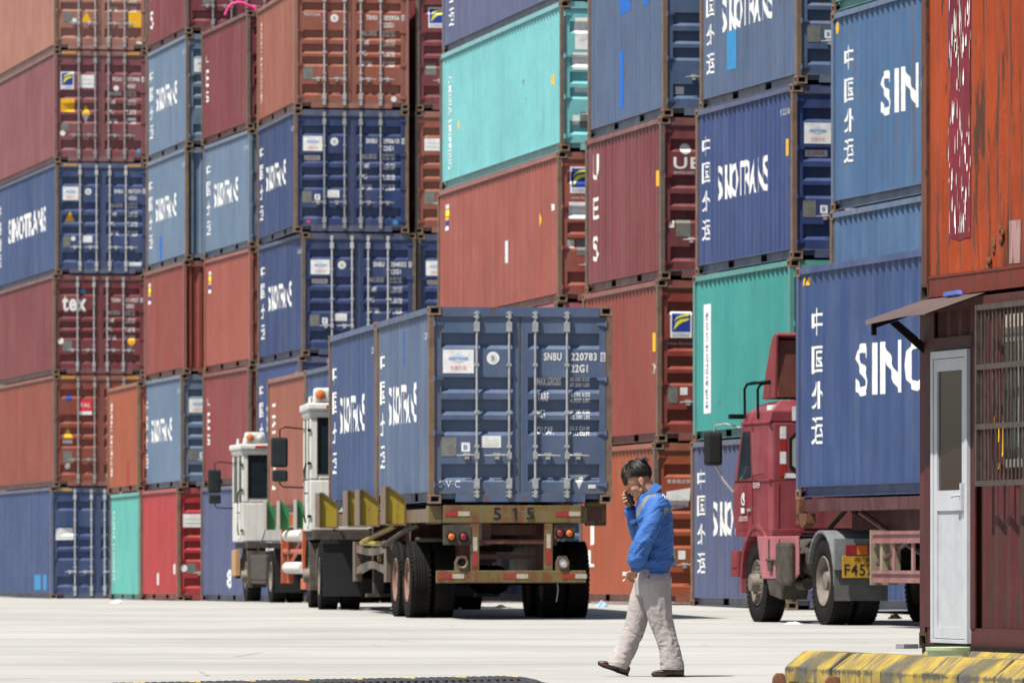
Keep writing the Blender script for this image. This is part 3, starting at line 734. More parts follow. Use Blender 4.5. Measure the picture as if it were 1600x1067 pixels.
# K, forty foot high cubes placed by their far end
def stack_far(far_px, s, base_y, L, th, rows, tilt, group):
    Y = FPX/s; X = (far_px-800)/s; z = CAMZ - (base_y-HY)/s
    for r in rows:
        H = 2.896 if r['k'].endswith('h') else 2.591
        xf = (r.get('far', far_px)-800)/s
        x0 = xf + L*math.sin(th); y0 = Y - L*math.cos(th)
        container(r['k'], (x0, y0, z), th, tilt, cmats(r['c'], r.get('rust', .3), r.get('fade', .3)*.75, r.get('dirt', .3)), r['label'], r.get('sm'), r.get('dl'), r.get('dr_'), key=r['label'], group=group)
        z += H + .004
stack_far(1297, 107, 952, 12.19, R(12.3), [
    dict(k='40h', far=1294, c='blue', label='blue container at ground level behind the red truck wheels'),
    dict(k='40h', far=1296, c='steel', fade=.45, rust=.2, label='steel blue container below the SINOTRANS one, just above the red truck load'),
    dict(k='40h', far=1298, c='steel', fade=.3, rust=.45, label='steel blue SINOTRANS container left of the orange office roof container', sm=sino40([('d', .28, 2.66, .09, 'yellow')])),
    dict(k='40', far=1299, c='green', fade=.3, rust=.4, label='dark green container base at the top edge, over the steel blue SINOTRANS one'),
], 0, ST)
# pink lashing strap lying on the roof of the third stack
mb = MB(); Y0 = FPX/71.2; zt = CAMZ - (19-HY)/71.2
def wp(px, py, y): return ((px-800)*y/FPX, y, CAMZ - (py-HY)*y/FPX)
P = [(352, 24), (356, 14), (362, 7), (371, 4), (380, 5), (387, 9), (394, 11), (399, 14), (400, 20)]
mb.tube([wp(px, py, Y0+1.2) for px, py in P], .035, 8); mb.tube([wp(px+4, py+3, Y0+1.35) for px, py in P[3:8]], .03, 8)
tag(part(mb, 'lashing_strap', M['pink'], None, smooth=True), 'bright pink lashing strap looped on the roof of the maroon container', 'strap')
# yellow cable hanging on a door
# ------------------------------------------------------------------ vehicles
def tyre_mesh(r=.52, w=.28):
    mb = MB(); h = w/2
    prof = [(-h*.75, r*.56), (-h*.98, r*.66), (-h, r*.82), (-h*.9, r*.95), (-h*.82, r*.985)]
    for g in (-.5, -.17, .17, .5):
        prof += [(h*(g-.06)*.82, r), (h*(g-.05)*.82, r-.014), (h*(g+.05)*.82, r-.014), (h*(g+.06)*.82, r)]
    prof += [(h*.82, r*.985), (h*.9, r*.95), (h, r*.82), (h*.98, r*.66), (h*.75, r*.56)]
    mb.lathe(prof, (0,0,0), 48, 'x')
    for i in range(48):                                   # shoulder lugs
        a = 2*math.pi*i/48
        for s in (-1, 1):
            c = Vector((s*h*.87, (r*.975)*math.cos(a), (r*.975)*math.sin(a))); t = Vector((0, -math.sin(a), math.cos(a))); n = Vector((0, math.cos(a), math.sin(a)))
            q = [c + t*dt + n*dn + Vector((s*dx, 0, 0)) for dt in (-.02, .02) for dn in (-.02, .016) for dx in (-.016, .012)]
            b = len(mb.v); mb.v += [tuple(p) for p in q]
            for f in ((0,1,3,2),(4,6,7,5),(0,4,5,1),(2,3,7,6),(0,2,6,4),(1,5,7,3)): mb.face(tuple(b+k for k in f))
    return mb.mesh('tyre', smooth=35)
def rim_mesh(r=.30, deep=.13, sgn=-1, hub=.11):
    mb = MB(); s = sgn
    mb.lathe([(s*.125, r), (s*.135, r*.97), (s*.11, r*.90), (s*(.11-deep), r*.80), (s*(.11-deep), r*.5), (s*(.13-deep), r*.42), (s*(.13-deep+hub), r*.36), (s*(.14-deep+hub), .001)], (0,0,0), 28, 'x', 0)
    mb.lathe([(-s*.12, r), (-s*.02, r*.8), (-s*.02, .001)], (0,0,0), 20, 'x', 0)
    for i in range(8):
        a = 2*math.pi*i/8; y, z = r*.62*math.cos(a), r*.62*math.sin(a)
        mb.cyl((s*(.09-deep), y, z), (s*(.15-deep), y, z), .02, n=6)
    return mb.mesh('rim', smooth=35)
TM = tyre_mesh(); RMo = rim_mesh(); RMf = rim_mesh(deep=.01, hub=.10)
RMr = rim_mesh(sgn=1)
M['rim'] = plain('dusty_rim', (.20, .17, .14), .7, .3, metal=.1, var=.5, vs=8)
M['rimpink'] = plain('reddish_rim', (.22, .12, .09), .7, .3, var=.4, vs=8)
def wheel(parent, x, y, r=.52, w=.28, rim='out', rm=None, tread='tread'):
    g = empty('wheel'); g.parent = parent; g.location = (x, y, r); g.scale = (w/.28, r/.52, r/.52)
    t = link('tyre', TM, M[tread], g)
    rmesh = {'out': RMo, 'front': RMf, 'right': RMr}[rim]
    link('rim', rmesh, rm or M['rim'], g); return g
def axle_set(parent, y, r=.52, rm=None, W=2.43, dual=True):
    xs = (.14, .47, W-.47, W-.14) if dual else (.14, W-.14)
    for x in xs: wheel(parent, x, y, r, rim='out' if x < 1.2 else 'right', rm=rm)
    mb = MB(); mb.cyl((.4, y, r), (W-.4, y, r), .075, n=12); mb.ell((W/2, y, r), (.2, .2, .2), 12, 8)
    part(mb, 'axle', M['dark'], parent, smooth=True)

# ---- trailer 515
PX, PS = 670, 119
tx, ty = at(PX, PS); TH = R(7.8)
TG = 'container trailers'
tr = empty('container_trailer', (tx, ty, ground_z(ty)), TH)
tag(tr, 'worn yellow container trailer numbered 515 with yellow side guides, centre of the yard', 'trailer', TG)
ymat = paint('trailer_yellow', srgb('c2a23a'), .7, .3, 1.0, 201, rust=1.0) if False else paint('trailer_yellow', (.125, .088, .02), 1.3, .2, .9, 201)
ytan = paint('trailer_tan', (.13, .085, .05), .9, .3, .7, 202)
yred = paint('trailer_primer_red', (.07, .014, .010), .6, .1, .5, 203)
ybright = paint('guide_yellow', (.30, .22, .012), .5, .1, .5, 204)
mb = MB()
mb.box(.19, -.02, 1.275, 2.02, .12, 1.505)                                  # rear beam
mb.box(.0, .06, 1.275, .185, .30, 1.50)                                     # corner blocks
part(mb, 'rear_beam', [ymat], tr, bevel=.008)
mb = MB(); mb.box(2.03, .30, 1.275, 2.25, .62, 1.50); mb.box(2.02, .12, 1.30, 2.12, .30, 1.49)
part(mb, 'corner_bracket', [paint('olive_bracket', (.12, .085, .018), .9, .3, .6, 205)], tr, bevel=.006)
mb = MB(); mb.box(.0, .301, 1.285, .10, 12.3, 1.46); mb.box(2.338, .63, 1.285, 2.438, 12.3, 1.46)
part(mb, 'side_rail', [ytan], tr, bevel=.006, split=True)
mb = MB()
for y in (.02, 3.1, 5.8, 6.3, 9.4, 12.1): mb.box(.101, y+.2, 1.30, 2.337, y+.38, 1.50)
for x in (.72, 1.60): mb.box(x, .13, .98, x+.12, 12.2, 1.299)
part(mb, 'chassis_beam', [yred], tr, split=True)
mb = MB(); mb.box(.66, .05, 1.00, 1.54, .12, 1.055); mb.box(.66, .8, .80, 1.54, .88, .86); mb.box(.7, .5, 1.12, 1.5, .56, 1.25)
part(mb, 'cross_member', [yred], tr, split=True)
mb = MB(); mb.box(.56, -.015, .652, .665, .10, 1.274); mb.box(1.535, -.015, .652, 1.64, .10, 1.274)
part(mb, 'upright', [ymat], tr, bevel=.006, split=True)
mb = MB(); mb.box(.10, -.05, .487, 2.08, .06, .65)
bump = part(mb, 'bumper', [ymat], tr, bevel=.012)
def decal_flat(items, y, name, parent):
    return link(name, decal_mesh(name, items, lambda u, v, d: (u, y-d, v), base=.003), MKM + [], parent)
# reflectors use two extra materials
def reflector(parent, x, z, y, n=3, w=.045, h=.06, vertical=False):
    mb = MB()
    if vertical:
        mb.box(x, y-.006, z, x+.055, y, z+.2, 0); mb.box(x, y-.006, z+.205, x+.055, y, z+.39, 1)
    else:
        mb.box(x, y-.006, z, x+.17, y, z+h, 0); mb.box(x+.175, y-.006, z, x+.33, y, z+h, 1)
    return part(mb, 'reflector', [M['refred'], M['refwhite']], parent)
reflector(bump, .13, .545, -.05); reflector(bump, .98, .545, -.05); reflector(bump, 1.76, .545, -.05)
reflector(tr, .21, 1.365, -.02); reflector(tr, 1.68, 1.365, -.02)
reflector(tr, .585, .70, -.015, vertical=True); reflector(tr, 1.56, .74, -.015, vertical=True)
link('fleet_number', decal_mesh('fleet_number', [('t', '5', .85, 1.312, .105, .165, 'black', .04), ('r', 1.135, 1.312, 1.165, 1.477, 'black'), ('p', [(1.10, 1.425), (1.10, 1.45), (1.134, 1.477), (1.134, 1.445)], 'black'), ('t', '5', 1.29, 1.312, .105, .165, 'black', .04)], lambda u, v, d: (u, -.02-d, v), base=.004), MKM, tr)
def lamp_pair(parent, x0, z0, x1, z1, cols, y=-.0):
    mb = MB(); mb.box(x0, y, z0, x1, y+.05, z1); pl = part(mb, 'lamp_bracket', M['grime'], parent, bevel=.006)
    for i, c in enumerate(cols):
        xx = x0 + (x1-x0)*(.28 + .44*i); mb = MB(); mb.lathe([(0, .062), (-.03, .062), (-.035, .048)], (xx, y, (z0+z1)/2-.02), 20, 'y', 0); mb.lathe([(-.028, .05), (-.045, .03), (-.05, .001)], (xx, y, (z0+z1)/2-.02), 20, 'y', 1)
        part(mb, 'tail_light', [M['dark'], M[c]], pl, smooth=True)
lamp_pair(tr, .19, .985, .555, 1.24, ('amber', 'redlens'), -.03); lamp_pair(tr, 1.66, 1.06, 1.94, 1.26, ('redlens', 'amber'), .0)
for x, c in ((.43, 'hole'), (1.77, 'clearlens')):
    mb = MB(); mb.prism([(x-.09, .651), (x+.09, .651), (x+.09, .76), (x+.055, .84), (x-.055, .84), (x-.09, .76)], 'y', -.03, .015, 0)
    mb.lathe([(-.03, .07), (-.075, .07), (-.06, .055), (-.05, .053)], (x, 0, .755), 20, 'y', 0); mb.lathe([(-.052, .055), (-.058, .03), (-.06, .001)], (x, 0, .755), 20, 'y', 1)
    part(mb, 'marker_lamp', [ytan, M[c]], tr, smooth=True)
# yellow container guides along the left side (and the matching right side)
for y0 in (2.5, 5.6, 7.1, 10.8):
    for sx in (0, 1):
        mb = MB(); x = -.035 if sx == 0 else 2.438; w_ = .035; y1 = y0 + .42
        prof = [(y0, 1.265), (y1, 1.265), (y1, 1.74), (y1-.05, 1.78), (y0+.03, 1.60), (y0, 1.57)]
        prof = [(y0, 1.265), (y0+.06, 1.265), (y0+.06, 1.70), (y0, 1.70)]
        # folded plate: back plate across, flange, and a sloped web facing the rear
        d = -1 if sx == 0 else 1; xo = -.004 if sx == 0 else 2.442
        mb.prism([(xo, 1.265), (xo+d*.27, 1.265), (xo+d*.27, 1.77), (xo+d*.23, 1.77), (xo, 1.60)], 'y', y0, y0+.02, 0)
        mb.box(min(xo+d*.27, xo+d*.285), y0-.06, 1.265, max(xo+d*.27, xo+d*.285), y0+.5, 1.77, 1)
        mb.box(min(xo, xo+d*.27), y0-.08, 1.25, max(xo, xo+d*.27), y0+.02, 1.275, 1)
        mb.box(min(xo, xo+d*.022), y0-.04, 1.276, max(xo, xo+d*.022), y0-.001, 1.60, 1); mb.prism([(xo, 1.585), (xo+d*.23, 1.755), (xo+d*.27, 1.755), (xo+d*.27, 1.78), (xo+d*.22, 1.78), (xo, 1.61)], 'y', y0-.03, y0-.001, 1)
        part(mb, 'container_guide', [ybright, ytan], tr)
for y in (2.45, 3.80): axle_set(tr, y, .52, M['rimpink'])
# spring hangers, leaf springs, struts, bogie frame
mb = MB()
for y in (4.75, 8.6): mb.box(.0, y, .48, .10, y+.3, 1.05)
for z, s in ((.95, -.05), (.62, .10)):
    pts = [(4.9 + i*.47, z + s*math.sin(math.pi*i/8)) for i in range(9)]
    for (a, za), (b_, zb) in zip(pts, pts[1:]):
        mb.prism([(a, za-.05), (b_, zb-.05), (b_, zb+.05), (a, za+.05)], 'x', .015, .09)
part(mb, 'leaf_spring', paint('spring_rust', (.10, .065, .045), .8, .2, .6, 207), tr)
mb = MB(); mb.tube([(.05, 7.9, 1.05), (.3, 6.2, 1.27)], .04, 8); mb.tube([(.05, 8.2, 1.03), (.05, 5.2, 1.00)], .035, 8); mb.tube([(.05, 6.0, .85), (.3, 8.2, .65)], .03, 6)
part(mb, 'strut', ybright, tr, smooth=True, split=True)
mb = MB(); mb.tube([(-.02, 4.7, 1.00), (.1, 3.2, 1.2), (.2, 2.6, 1.27)], .04, 8); mb.ell((-.03, 4.72, 1.0), (.06, .06, .06), 10, 6)
mb.tube([(.04, 1.75, 1.06), (1.0, 1.75, 1.06)], .03, 8)
part(mb, 'brake_gear', M['grime'], tr, smooth=True)
mb = MB(); mb.box(.3, 4.4, .9, 2.1, 4.6, 1.28); mb.box(.3, 8.9, .75, 2.1, 9.1, 1.28); mb.box(.62, 1.4, .6, .74, 4.6, .99); mb.box(1.7, 1.4, .6, 1.82, 4.6, .99)
part(mb, 'suspension_frame', yred, tr, split=True)
mb = MB(); mb.box(.35, 9.3, .3, .5, 9.45, 1.28); mb.box(1.94, 9.3, .3, 2.09, 9.45, 1.28); mb.box(.25, 9.25, .25, .6, 9.5, .30); mb.box(1.84, 9.25, .25, 2.19, 9.5, .30)
part(mb, 'landing_leg', M['grime'], tr, split=True)
mb = MB(); mb.tube([(1.72, .2, .64), (1.73, .1, .4), (1.70, .05, .24)], .008, 6)
part(mb, 'hanging_rope', M['galv'], tr)
# load: two twenty footers
zc = ground_z(ty) + 1.53
container('20', (tx, ty, zc), TH, 0, (paint('p515', srgb('506484'), .25, .3, .35, 301), paint('f515', srgb('4c5f82'), .7, .3, .4, 302), M['galv']),
    'slate blue container marked SNBU 220783 with locked doors, rear load of the 515 trailer', sino20([('r', 2.9, 1.9, 3.15, 2.35, 'bluepatch')]), sino_l(False) + [('t', 'S·V·C', .14, .21, .28, .09, 'oldwhite')], data('SNBU', '220783', '0') + emblem(), key='c515')
dxy = Vector((-math.sin(TH), math.cos(TH)))*6.10
container('20', (tx+dxy.x, ty+dxy.y, zc), TH, 0, (paint('p515b', COL['blue'], .15, .25, .2, 303), paint('f515b', srgb('4a5f8c'), .6, .3, .4, 304), M['galv']),
    'deep blue SINOTRANS container, front load of the 515 trailer', sino20(), key='c515b')

# ---- yard tractors
white = paint('cab_white', (.62, .61, .57), .12, .05, .35, 310, rough=.4)
seatg = plain('seat_dark', (.03, .03, .035), .8)
def yard_tractor(loc, rz, label, wb=3.9, cy=3.3, cx=-.10, board=True):
    t = empty('yard_tractor', loc, rz); tag(t, label, 'yard truck', 'white yard trucks')
    mb = MB(); x0, x1, y0, y1, zb, zt = cx, cx+1.55, cy, cy+1.75, 1.18, 3.02
    # cab shell with real openings: posts, panels, roof
    mb.box(x0, y0, zb, x1, y1, 1.95); mb.box(x0, y0, 2.88, x1, y1, zt)
    for (a, b_, c, d) in ((x0, y0, x0+.13, y0+.08), (x1-.12, y0, x1, y0+.08), (x0, y1-.1, x0+.12, y1), (x1-.12, y1-.1, x1, y1), (x0, y0+.75, x0+.06, y0+.83)):
        mb.box(a, b_, 1.951, c, d, 2.879)
    mb.box(x0+.131, y0+.0, 1.951, x1-.121, y0+.05, 2.05)
    cab = part(mb, 'cab', white, t, bevel=.03)
    mb = MB(); mb.box(x0-.05, y0-.06, zt-.02, x1+.05, y1+.15, zt+.09); mb.box(x0-.02, y0-.02, zt-.10, x1+.02, y1+.05, zt-.02)
    part(mb, 'roof', white, cab, bevel=.03)
    mb = MB(); mb.box(x0+.25, y0-.113, zt+.0, x0+.55, y0-.10, zt+.055)
    part(mb, 'marker_light', M['refred'], cab, bevel=.004)
    mb = MB(); mb.box(x0+.135, y0+.02, 2.051, x1-.125, y0+.035, 2.875); mb.box(x0+.012, y0+.085, 1.98, x0+.022, y0+.745, 2.86); mb.box(x0+.012, y0+.835, 1.98, x0+.022, y1-.105, 2.86); mb.box(x0+.125, y1-.03, 1.96, x1-.125, y1-.02, 2.87); mb.box(x1-.02, y0+.09, 1.98, x1-.01, y1-.11, 2.86)
    part(mb, 'window', M['cabglass'], cab, split=True)
    mb = MB(); w_ = .022
    for a, b_, c, d in ((x0+.115, 2.035, x1-.10, 2.06), (x0+.115, 2.865, x1-.10, 2.89), (x0+.115, 2.06, x0+.14, 2.865), (x1-.13, 2.06, x1-.10, 2.865)): mb.box(a, y0-.008, b_, c, y0-.001, d)
    part(mb, 'window_seal', M['rubber'], cab)
    mb = MB(); mb.box(x0+.2, y0+.06, 2.60, x1-.15, y0+.075, 2.87)
    part(mb, 'sun_strip', M['tealglass'], cab)
    # door on the left side: seams, hinges, handle
    mb = MB(); mb.box(x0-.012, y0+.10, 1.24, x0-.001, y0+.72, 1.94); dr = part(mb, 'door', white, cab, bevel=.006)
    mb = MB(); mb.tube([(x0-.02, y0+.18, 1.75), (x0-.06, y0+.2, 1.75), (x0-.06, y0+.34, 1.75), (x0-.02, y0+.36, 1.75)], .012); part(mb, 'handle', M['black'], dr)
    mb = MB()
    for z in (1.4, 2.2, 2.7): mb.box(x0-.03, y0-.02, z-.02, x0+.02, y0+.06, z+.02)
    mb.tube([(x0-.06, y0+.05, 1.3), (x0-.08, y0+.05, 1.4), (x0-.08, y0+.05, 2.1), (x0-.05, y0+.05, 2.2)], .014)
    part(mb, 'hinge', M['dark'], cab, split=True)
    # lamp box
    mb = MB(); mb.box(x0+.06, y0+.0, zt+.10, x0+.46, y0+.18, zt+.32); lb = part(mb, 'lamp_box', white, cab, bevel=.05)
    for i, c in enumerate(('amber', 'clearlens')):
        mb = MB(); xx = x0+.165+i*.19; mb.lathe([(0, .08), (-.02, .078), (-.02, .068)], (xx, y0+.0, zt+.21), 20, 'y', 0); mb.lathe([(-.012, .07), (-.05, .045), (-.06, .001)], (xx, y0+.0, zt+.21), 20, 'y', 1)
        part(mb, 'warning_light', [M['galv'], M[c]], lb, smooth=True)
    mb = MB()
    for yy in (y0+.5, y1-.1): mb.cyl((x0+.1, yy, zt+.10), (x0+.1, yy, zt+.22), .03, .02, n=8)
    part(mb, 'roof_marker', M['clearlens'], cab, split=True)
    # seat, driver's wheel seen through the glass
    mb = MB(); mb.box(x0+.45, y0+.3, 1.96, x0+1.0, y0+.42, 2.6); mb.box(x0+.45, y0+.3, 1.955, x0+1.0, y0+.85, 2.05); part(mb, 'seat', seatg, cab, bevel=.05)
    # mirror
    mb = MB(); mb.tube([(x0, y1-.1, 2.75), (x0-.28, y1-.05, 2.78), (x0-.36, y1-.05, 2.74), (x0-.36, y1-.05, 2.35)], .013, 6); mb.tube([(x0, y1-.1, 1.85), (x0-.3, y1-.05, 1.86), (x0-.36, y1-.05, 1.9), (x0-.36, y1-.05, 2.1)], .013, 6)
    arm = part(mb, 'mirror_arm', M['dark'], cab, smooth=True, split=True)
    mb = MB(); mb.box(x0-.50, y1-.13, 2.16, x0-.24, y1+.02, 2.62); mb.box(x0-.48, y1-.13, 1.94, x0-.24, y1+.02, 2.12); mi = part(mb, 'mirror', M['black'], arm, bevel=.035)
    mb = MB(); mb.box(x0-.47, y1-.138, 2.20, x0-.27, y1-.132, 2.58); mb.box(x0-.45, y1-.138, 1.96, x0-.27, y1-.132, 2.10); part(mb, 'mirror_glass', M['mirror'], arm)
    # chassis
    mb = MB(); mb.box(.55, -1.0, .72, .73, cy+2.2, .98); mb.box(1.70, -1.0, .72, 1.88, cy+2.2, .98)
    for y in (-.9, .9, 2.4, cy+1.0): mb.box(.74, y, .75, 1.69, y+.12, .95)
    mb.box(-.02, cy-.2, 1.05, 2.4, cy+1.95, 1.165)
    part(mb, 'chassis', M['grime'], t, split=True)
    mb = MB(); mb.lathe([(0, .35), (.03, .45), (.06, .45), (.08, .3), (.08, .001)], (1.2, -.1, 1.15), 24, 'z'); mb.box(.8, -.6, 1.0, 1.6, .5, 1.15); part(mb, 'coupling_plate', M['dark'], t)
    mb = MB(); mb.box(.02, 1.0, .42, .40, cy-.35, .92); mb.box(.02, 1.0, .35, .40, cy-.35, .42)
    part(mb, 'fuel_tank', M['grime'], t, bevel=.05)
    mb = MB()
    for cy_, rr in ((wb, .6),):
        pts = [(cy_+rr*math.cos(R(a)), .52+rr*math.sin(R(a))) for a in range(0, 181, 20)]
        for (a, b_), (c, d) in zip(pts, pts[1:]): mb.prism([(a, b_), (c, d), (c, d+.02), (a, b_+.02)], 'x', -.02, .36)
    mb.prism([(wb-.75, .28), (wb-.62, .28), (wb-.48, 1.0), (wb-.66, 1.0)], 'x', -.02, .34)
    part(mb, 'fender', M['grime'], t)
    mb = MB(); mb.box(.02, -.66, .20, .62, -.645, .98); mb.box(1.82, -.66, .20, 2.42, -.645, .98); mb.box(.0, -.70, .98, 2.43, -.60, 1.04)
    part(mb, 'mudflap', M['black'], t, split=True)
    mb = MB(); mb.box(.0, cy+1.95, .45, 2.42, cy+2.2, .85); part(mb, 'front_bumper', M['dark'], t, bevel=.02)
    mb = MB(); mb.box(1.5, cy+.1, 1.17, 2.4, cy+2.0, 1.75); part(mb, 'engine_hood', white, t, bevel=.05)
    if board:
        mb = MB(); mb.box(-.10, cy+1.2, .50, .0, cy+1.9, 1.02); part(mb, 'step_box', M['steptan'], t, bevel=.01)
    mb = MB(); mb.tube([(.3, cy+.0, 1.2), (.34, cy-.6, 1.55), (.9, cy-1.2, 2.1), (1.2, cy-.9, 2.3)], .012, 6); mb.tube([(.2, cy-.1, 1.15), (.2, cy-.6, .7), (.4, cy-1.0, .9)], .018, 6); part(mb, 'air_line', M['black'], t)
    for x in (.14, 2.29): wheel(t, x, wb, .50, rim='front' if x < 1 else 'right')
    for x in (.14, .47, 1.96, 2.29): wheel(t, x, 0, .50, rim='out' if x < 1.2 else 'right')
    return t
M['cabglass'] = plain('cab_glass_dark', (.012, .02, .024), .1, .6)
M['mirror'] = plain('mirror_glass', (.02, .03, .035), .1, .8, var=.3)
M['steptan'] = plain('step_box_tan', (.42, .25, .12), .6)
def ahead(x, y, th, a, d): return (x + a*math.cos(th) - d*math.sin(th), y + a*math.sin(th) + d*math.cos(th))
p = ahead(tx, ty, TH, -.12, 12.4)
yard_tractor((p[0], p[1], ground_z(p[1])), R(5.0), 'white yard truck pulling the 515 trailer, mostly hidden by its blue load', wb=2.6, cy=1.1, cx=-.07, board=False)
# trailer 2 and tractor 1 (farther)
x2, y2 = at(476, 85); T2 = R(8.6); z2 = ground_z(y2)
p = ahead(x2, y2, T2, 0, -6.12); tr2 = empty('container_trailer', (p[0], p[1], z2), T2)
tag(tr2, 'orange red container trailer with green side guides, beyond the 515 trailer', 'trailer', TG)
ored = paint('trailer_orange', (.42, .075, .018), .4, .2, .4, 320); grn = paint('guide_green', (.01, .20, .07), .15, .2, .2, 321)
gwh = plain('guide_edge', (.33, .31, .27), .6)
mb = MB(); mb.box(.0, .0, 1.42, .10, 12.4, 1.66); mb.box(2.34, .0, 1.42, 2.44, 12.4, 1.66); part(mb, 'side_rail', ored, tr2, split=True)
mb = MB()
for y in (0, 3, 6, 9, 12): mb.box(.101, y, 1.45, 2.339, y+.2, 1.65)
for x in (.7, 1.6): mb.box(x, .2, 1.1, x+.12, 12.3, 1.449)
part(mb, 'chassis_beam', ored, tr2, split=True)
for y0 in (5.8, 8.5, 10.7, 1.2):
    mb = MB(); mb.prism([(-.004, 1.36), (-.19, 1.36), (-.19, 1.90), (-.16, 1.90), (-.004, 1.74)], 'y', y0, y0+.02, 0); mb.box(-.205, y0-.10, 1.36, -.19, y0+.35, 1.90, 1)
    part(mb, 'container_guide', [grn, gwh], tr2)
mb = MB()
for y in (6.6, 8.9, 9.9): mb.box(.02, y, .35 if y > 8 else .62, .12, y+.14, 1.40)
mb.tube([(.07, 6.7, .95), (.07, 9.9, .95)], .05, 8); mb.tube([(.07, 6.8, 1.25), (.07, 9.0, .65)], .04, 8); mb.box(.02, 6.2, .25, .3, 6.9, .45)
part(mb, 'landing_frame', ored, tr2)
mb = MB(); mb.cyl((.06, 6.65, 1.24), (.06, 9.3, 1.24), .11, n=12); mb.cyl((.06, 6.65, .64), (.06, 9.3, .64), .11, n=12); part(mb, 'air_tank', plain('tank_white', (.6, .58, .54), .6), tr2, smooth=True, split=True)
for y in (1.6, 2.9): axle_set(tr2, y, .50)
container('20', (p[0], p[1], z2+1.68), T2, 0, cmats('blue'), 'blue container behind the pale orange one on the farther trailer', sino20(), key='t2a')
container('20', (x2, y2, z2+1.68), T2, 0, cmats('tan', .2, .25), 'pale orange container with white upright lettering, riding on the farther trailer', [('t', 'TRITON', .60, .45, .52, 1.75, 'white', .02, -1)], key='t2b')
p = ahead(x2, y2, T2, -.02, 5.4)
yard_tractor((p[0], p[1], ground_z(p[1])), T2, 'white yard truck with amber roof light, farthest left of the vehicles', wb=4.3, cy=4.0)

# ---- the red tractor and its trailer
LH = 12.192; T3 = R(13.0)
xf, yf = (1243-800)/124.7, FPX/124.7
xn, yn = xf + LH*math.sin(T3), yf - LH*math.cos(T3); z3 = ground_z(yf)
container('40h', (xn, yn, z3+1.56), T3, 0, (paint('hcblue', srgb('2d4778'), .08, .25, .2, 330), paint('hcframe', srgb('3a4c7c'), .35, .3, .3, 331), BAR[1], paint('hcpost', srgb('4a5a84'), .5, .3, .3, 335)), 'long deep blue SINOTRANS container with warning stripes, riding behind the red truck',
    sino40([('p', [(.24+i*.14, 2.66), (.32+i*.14, 2.66), (.38+i*.14, 2.76), (.30+i*.14, 2.76)], 'yellow') for i in range(2)]), key='hc3')
fr = empty('container_trailer', (xf, yf, z3), T3); tag(fr, 'dark red container trailer with pale red side guard behind the red truck', 'trailer', TG)     # origin at the front left corner, trailer runs towards -y
dkred = paint('trailer_dark_red', (.06, .009, .010), .6, .2, .5, 332); lred = paint('guard_faded_red', (.22, .07, .065), .4, .8, .5, 333, rough=.6); cream = paint('guard_cream', (.27, .22, .15), .5, .2, .5, 334)
mb = MB(); mb.box(.05, -LH, 1.40, .22, -.02, 1.555); mb.box(2.2, -LH, 1.40, 2.38, -.02, 1.555)
for y in (-.5, -3, -6, -9, -12.1): mb.box(.221, y, 1.42, 2.199, y+.18, 1.55)
for x in (.72, 1.6): mb.box(x, -LH, 1.1, x+.12, -.05, 1.419)
part(mb, 'chassis_beam', dkred, fr, split=True)
mb = MB(); mb.prism([(-.05, 1.38), (-.50, 1.38), (-.5, 1.26), (-.3, 1.2), (-.05, 1.3)], 'x', .0, .12); mb.box(.0, -.18, 1.25, .1, -.02, 1.56); part(mb, 'front_bolster', M['rust'], fr)
mb = MB(); mb.tube([(.1, -2.6, 1.38), (.5, -3.2, 1.0), (.9, -4.0, .62)], .035, 6); mb.tube([(.1, -6.5, 1.38), (.6, -5.6, .9), (.9, -5.0, .62)], .035, 6); mb.tube([(.03, -3.6, .75), (.1, -6.0, 1.3)], .03, 6); part(mb, 'brace', dkred, fr, split=True)
mb = MB(); mb.box(-.02, -9.0, 1.00, .04, -3.5, 1.04, 0); mb.box(-.02, -9.0, 1.105, .04, -3.5, 1.145, 0); mb.box(.0, -9.0, 1.04, .03, -3.5, 1.105, 0)
mb.box(-.02, -9.0, .53, .04, -3.5, .57, 0); mb.box(-.02, -9.0, .635, .04, -3.5, .675, 0); mb.box(.0, -9.0, .57, .03, -3.5, .635, 0)
for y in (-5.2, -4.4, -6.9, -8.6): mb.box(.005, y, .676, .03, y+.09, .999, 0)
mb.box(.0, -3.9, .676, .10, -3.80, .999, 1); mb.box(-.022, -3.48, .5, .35, -3.44, 1.16, 1)
part(mb, 'side_guard', [lred, cream], fr)
for y in (-9.8, -11.1): axle_set(fr, y, .52)
# tractor
t3 = empty('truck_tractor', (xf, yf, z3), T3); tag(t3, 'faded red truck tractor with roof deflector pulling the long blue container', 'truck')
red = paint('cab_red', (.20, .020, .030), .25, .35, .35, 340, rough=.38, spec=.5); redd = paint('cab_red_lower', (.20, .024, .032), .3, .5, .5, 341, rough=.5)
pinkp = paint('panel_faded_red', (.33, .09, .11), .35, .5, .35, 342, rough=.6)
cr, cf = 1.25, 3.05; zb, zt = 1.12, 2.55                      # cab rear, front, floor, shoulder
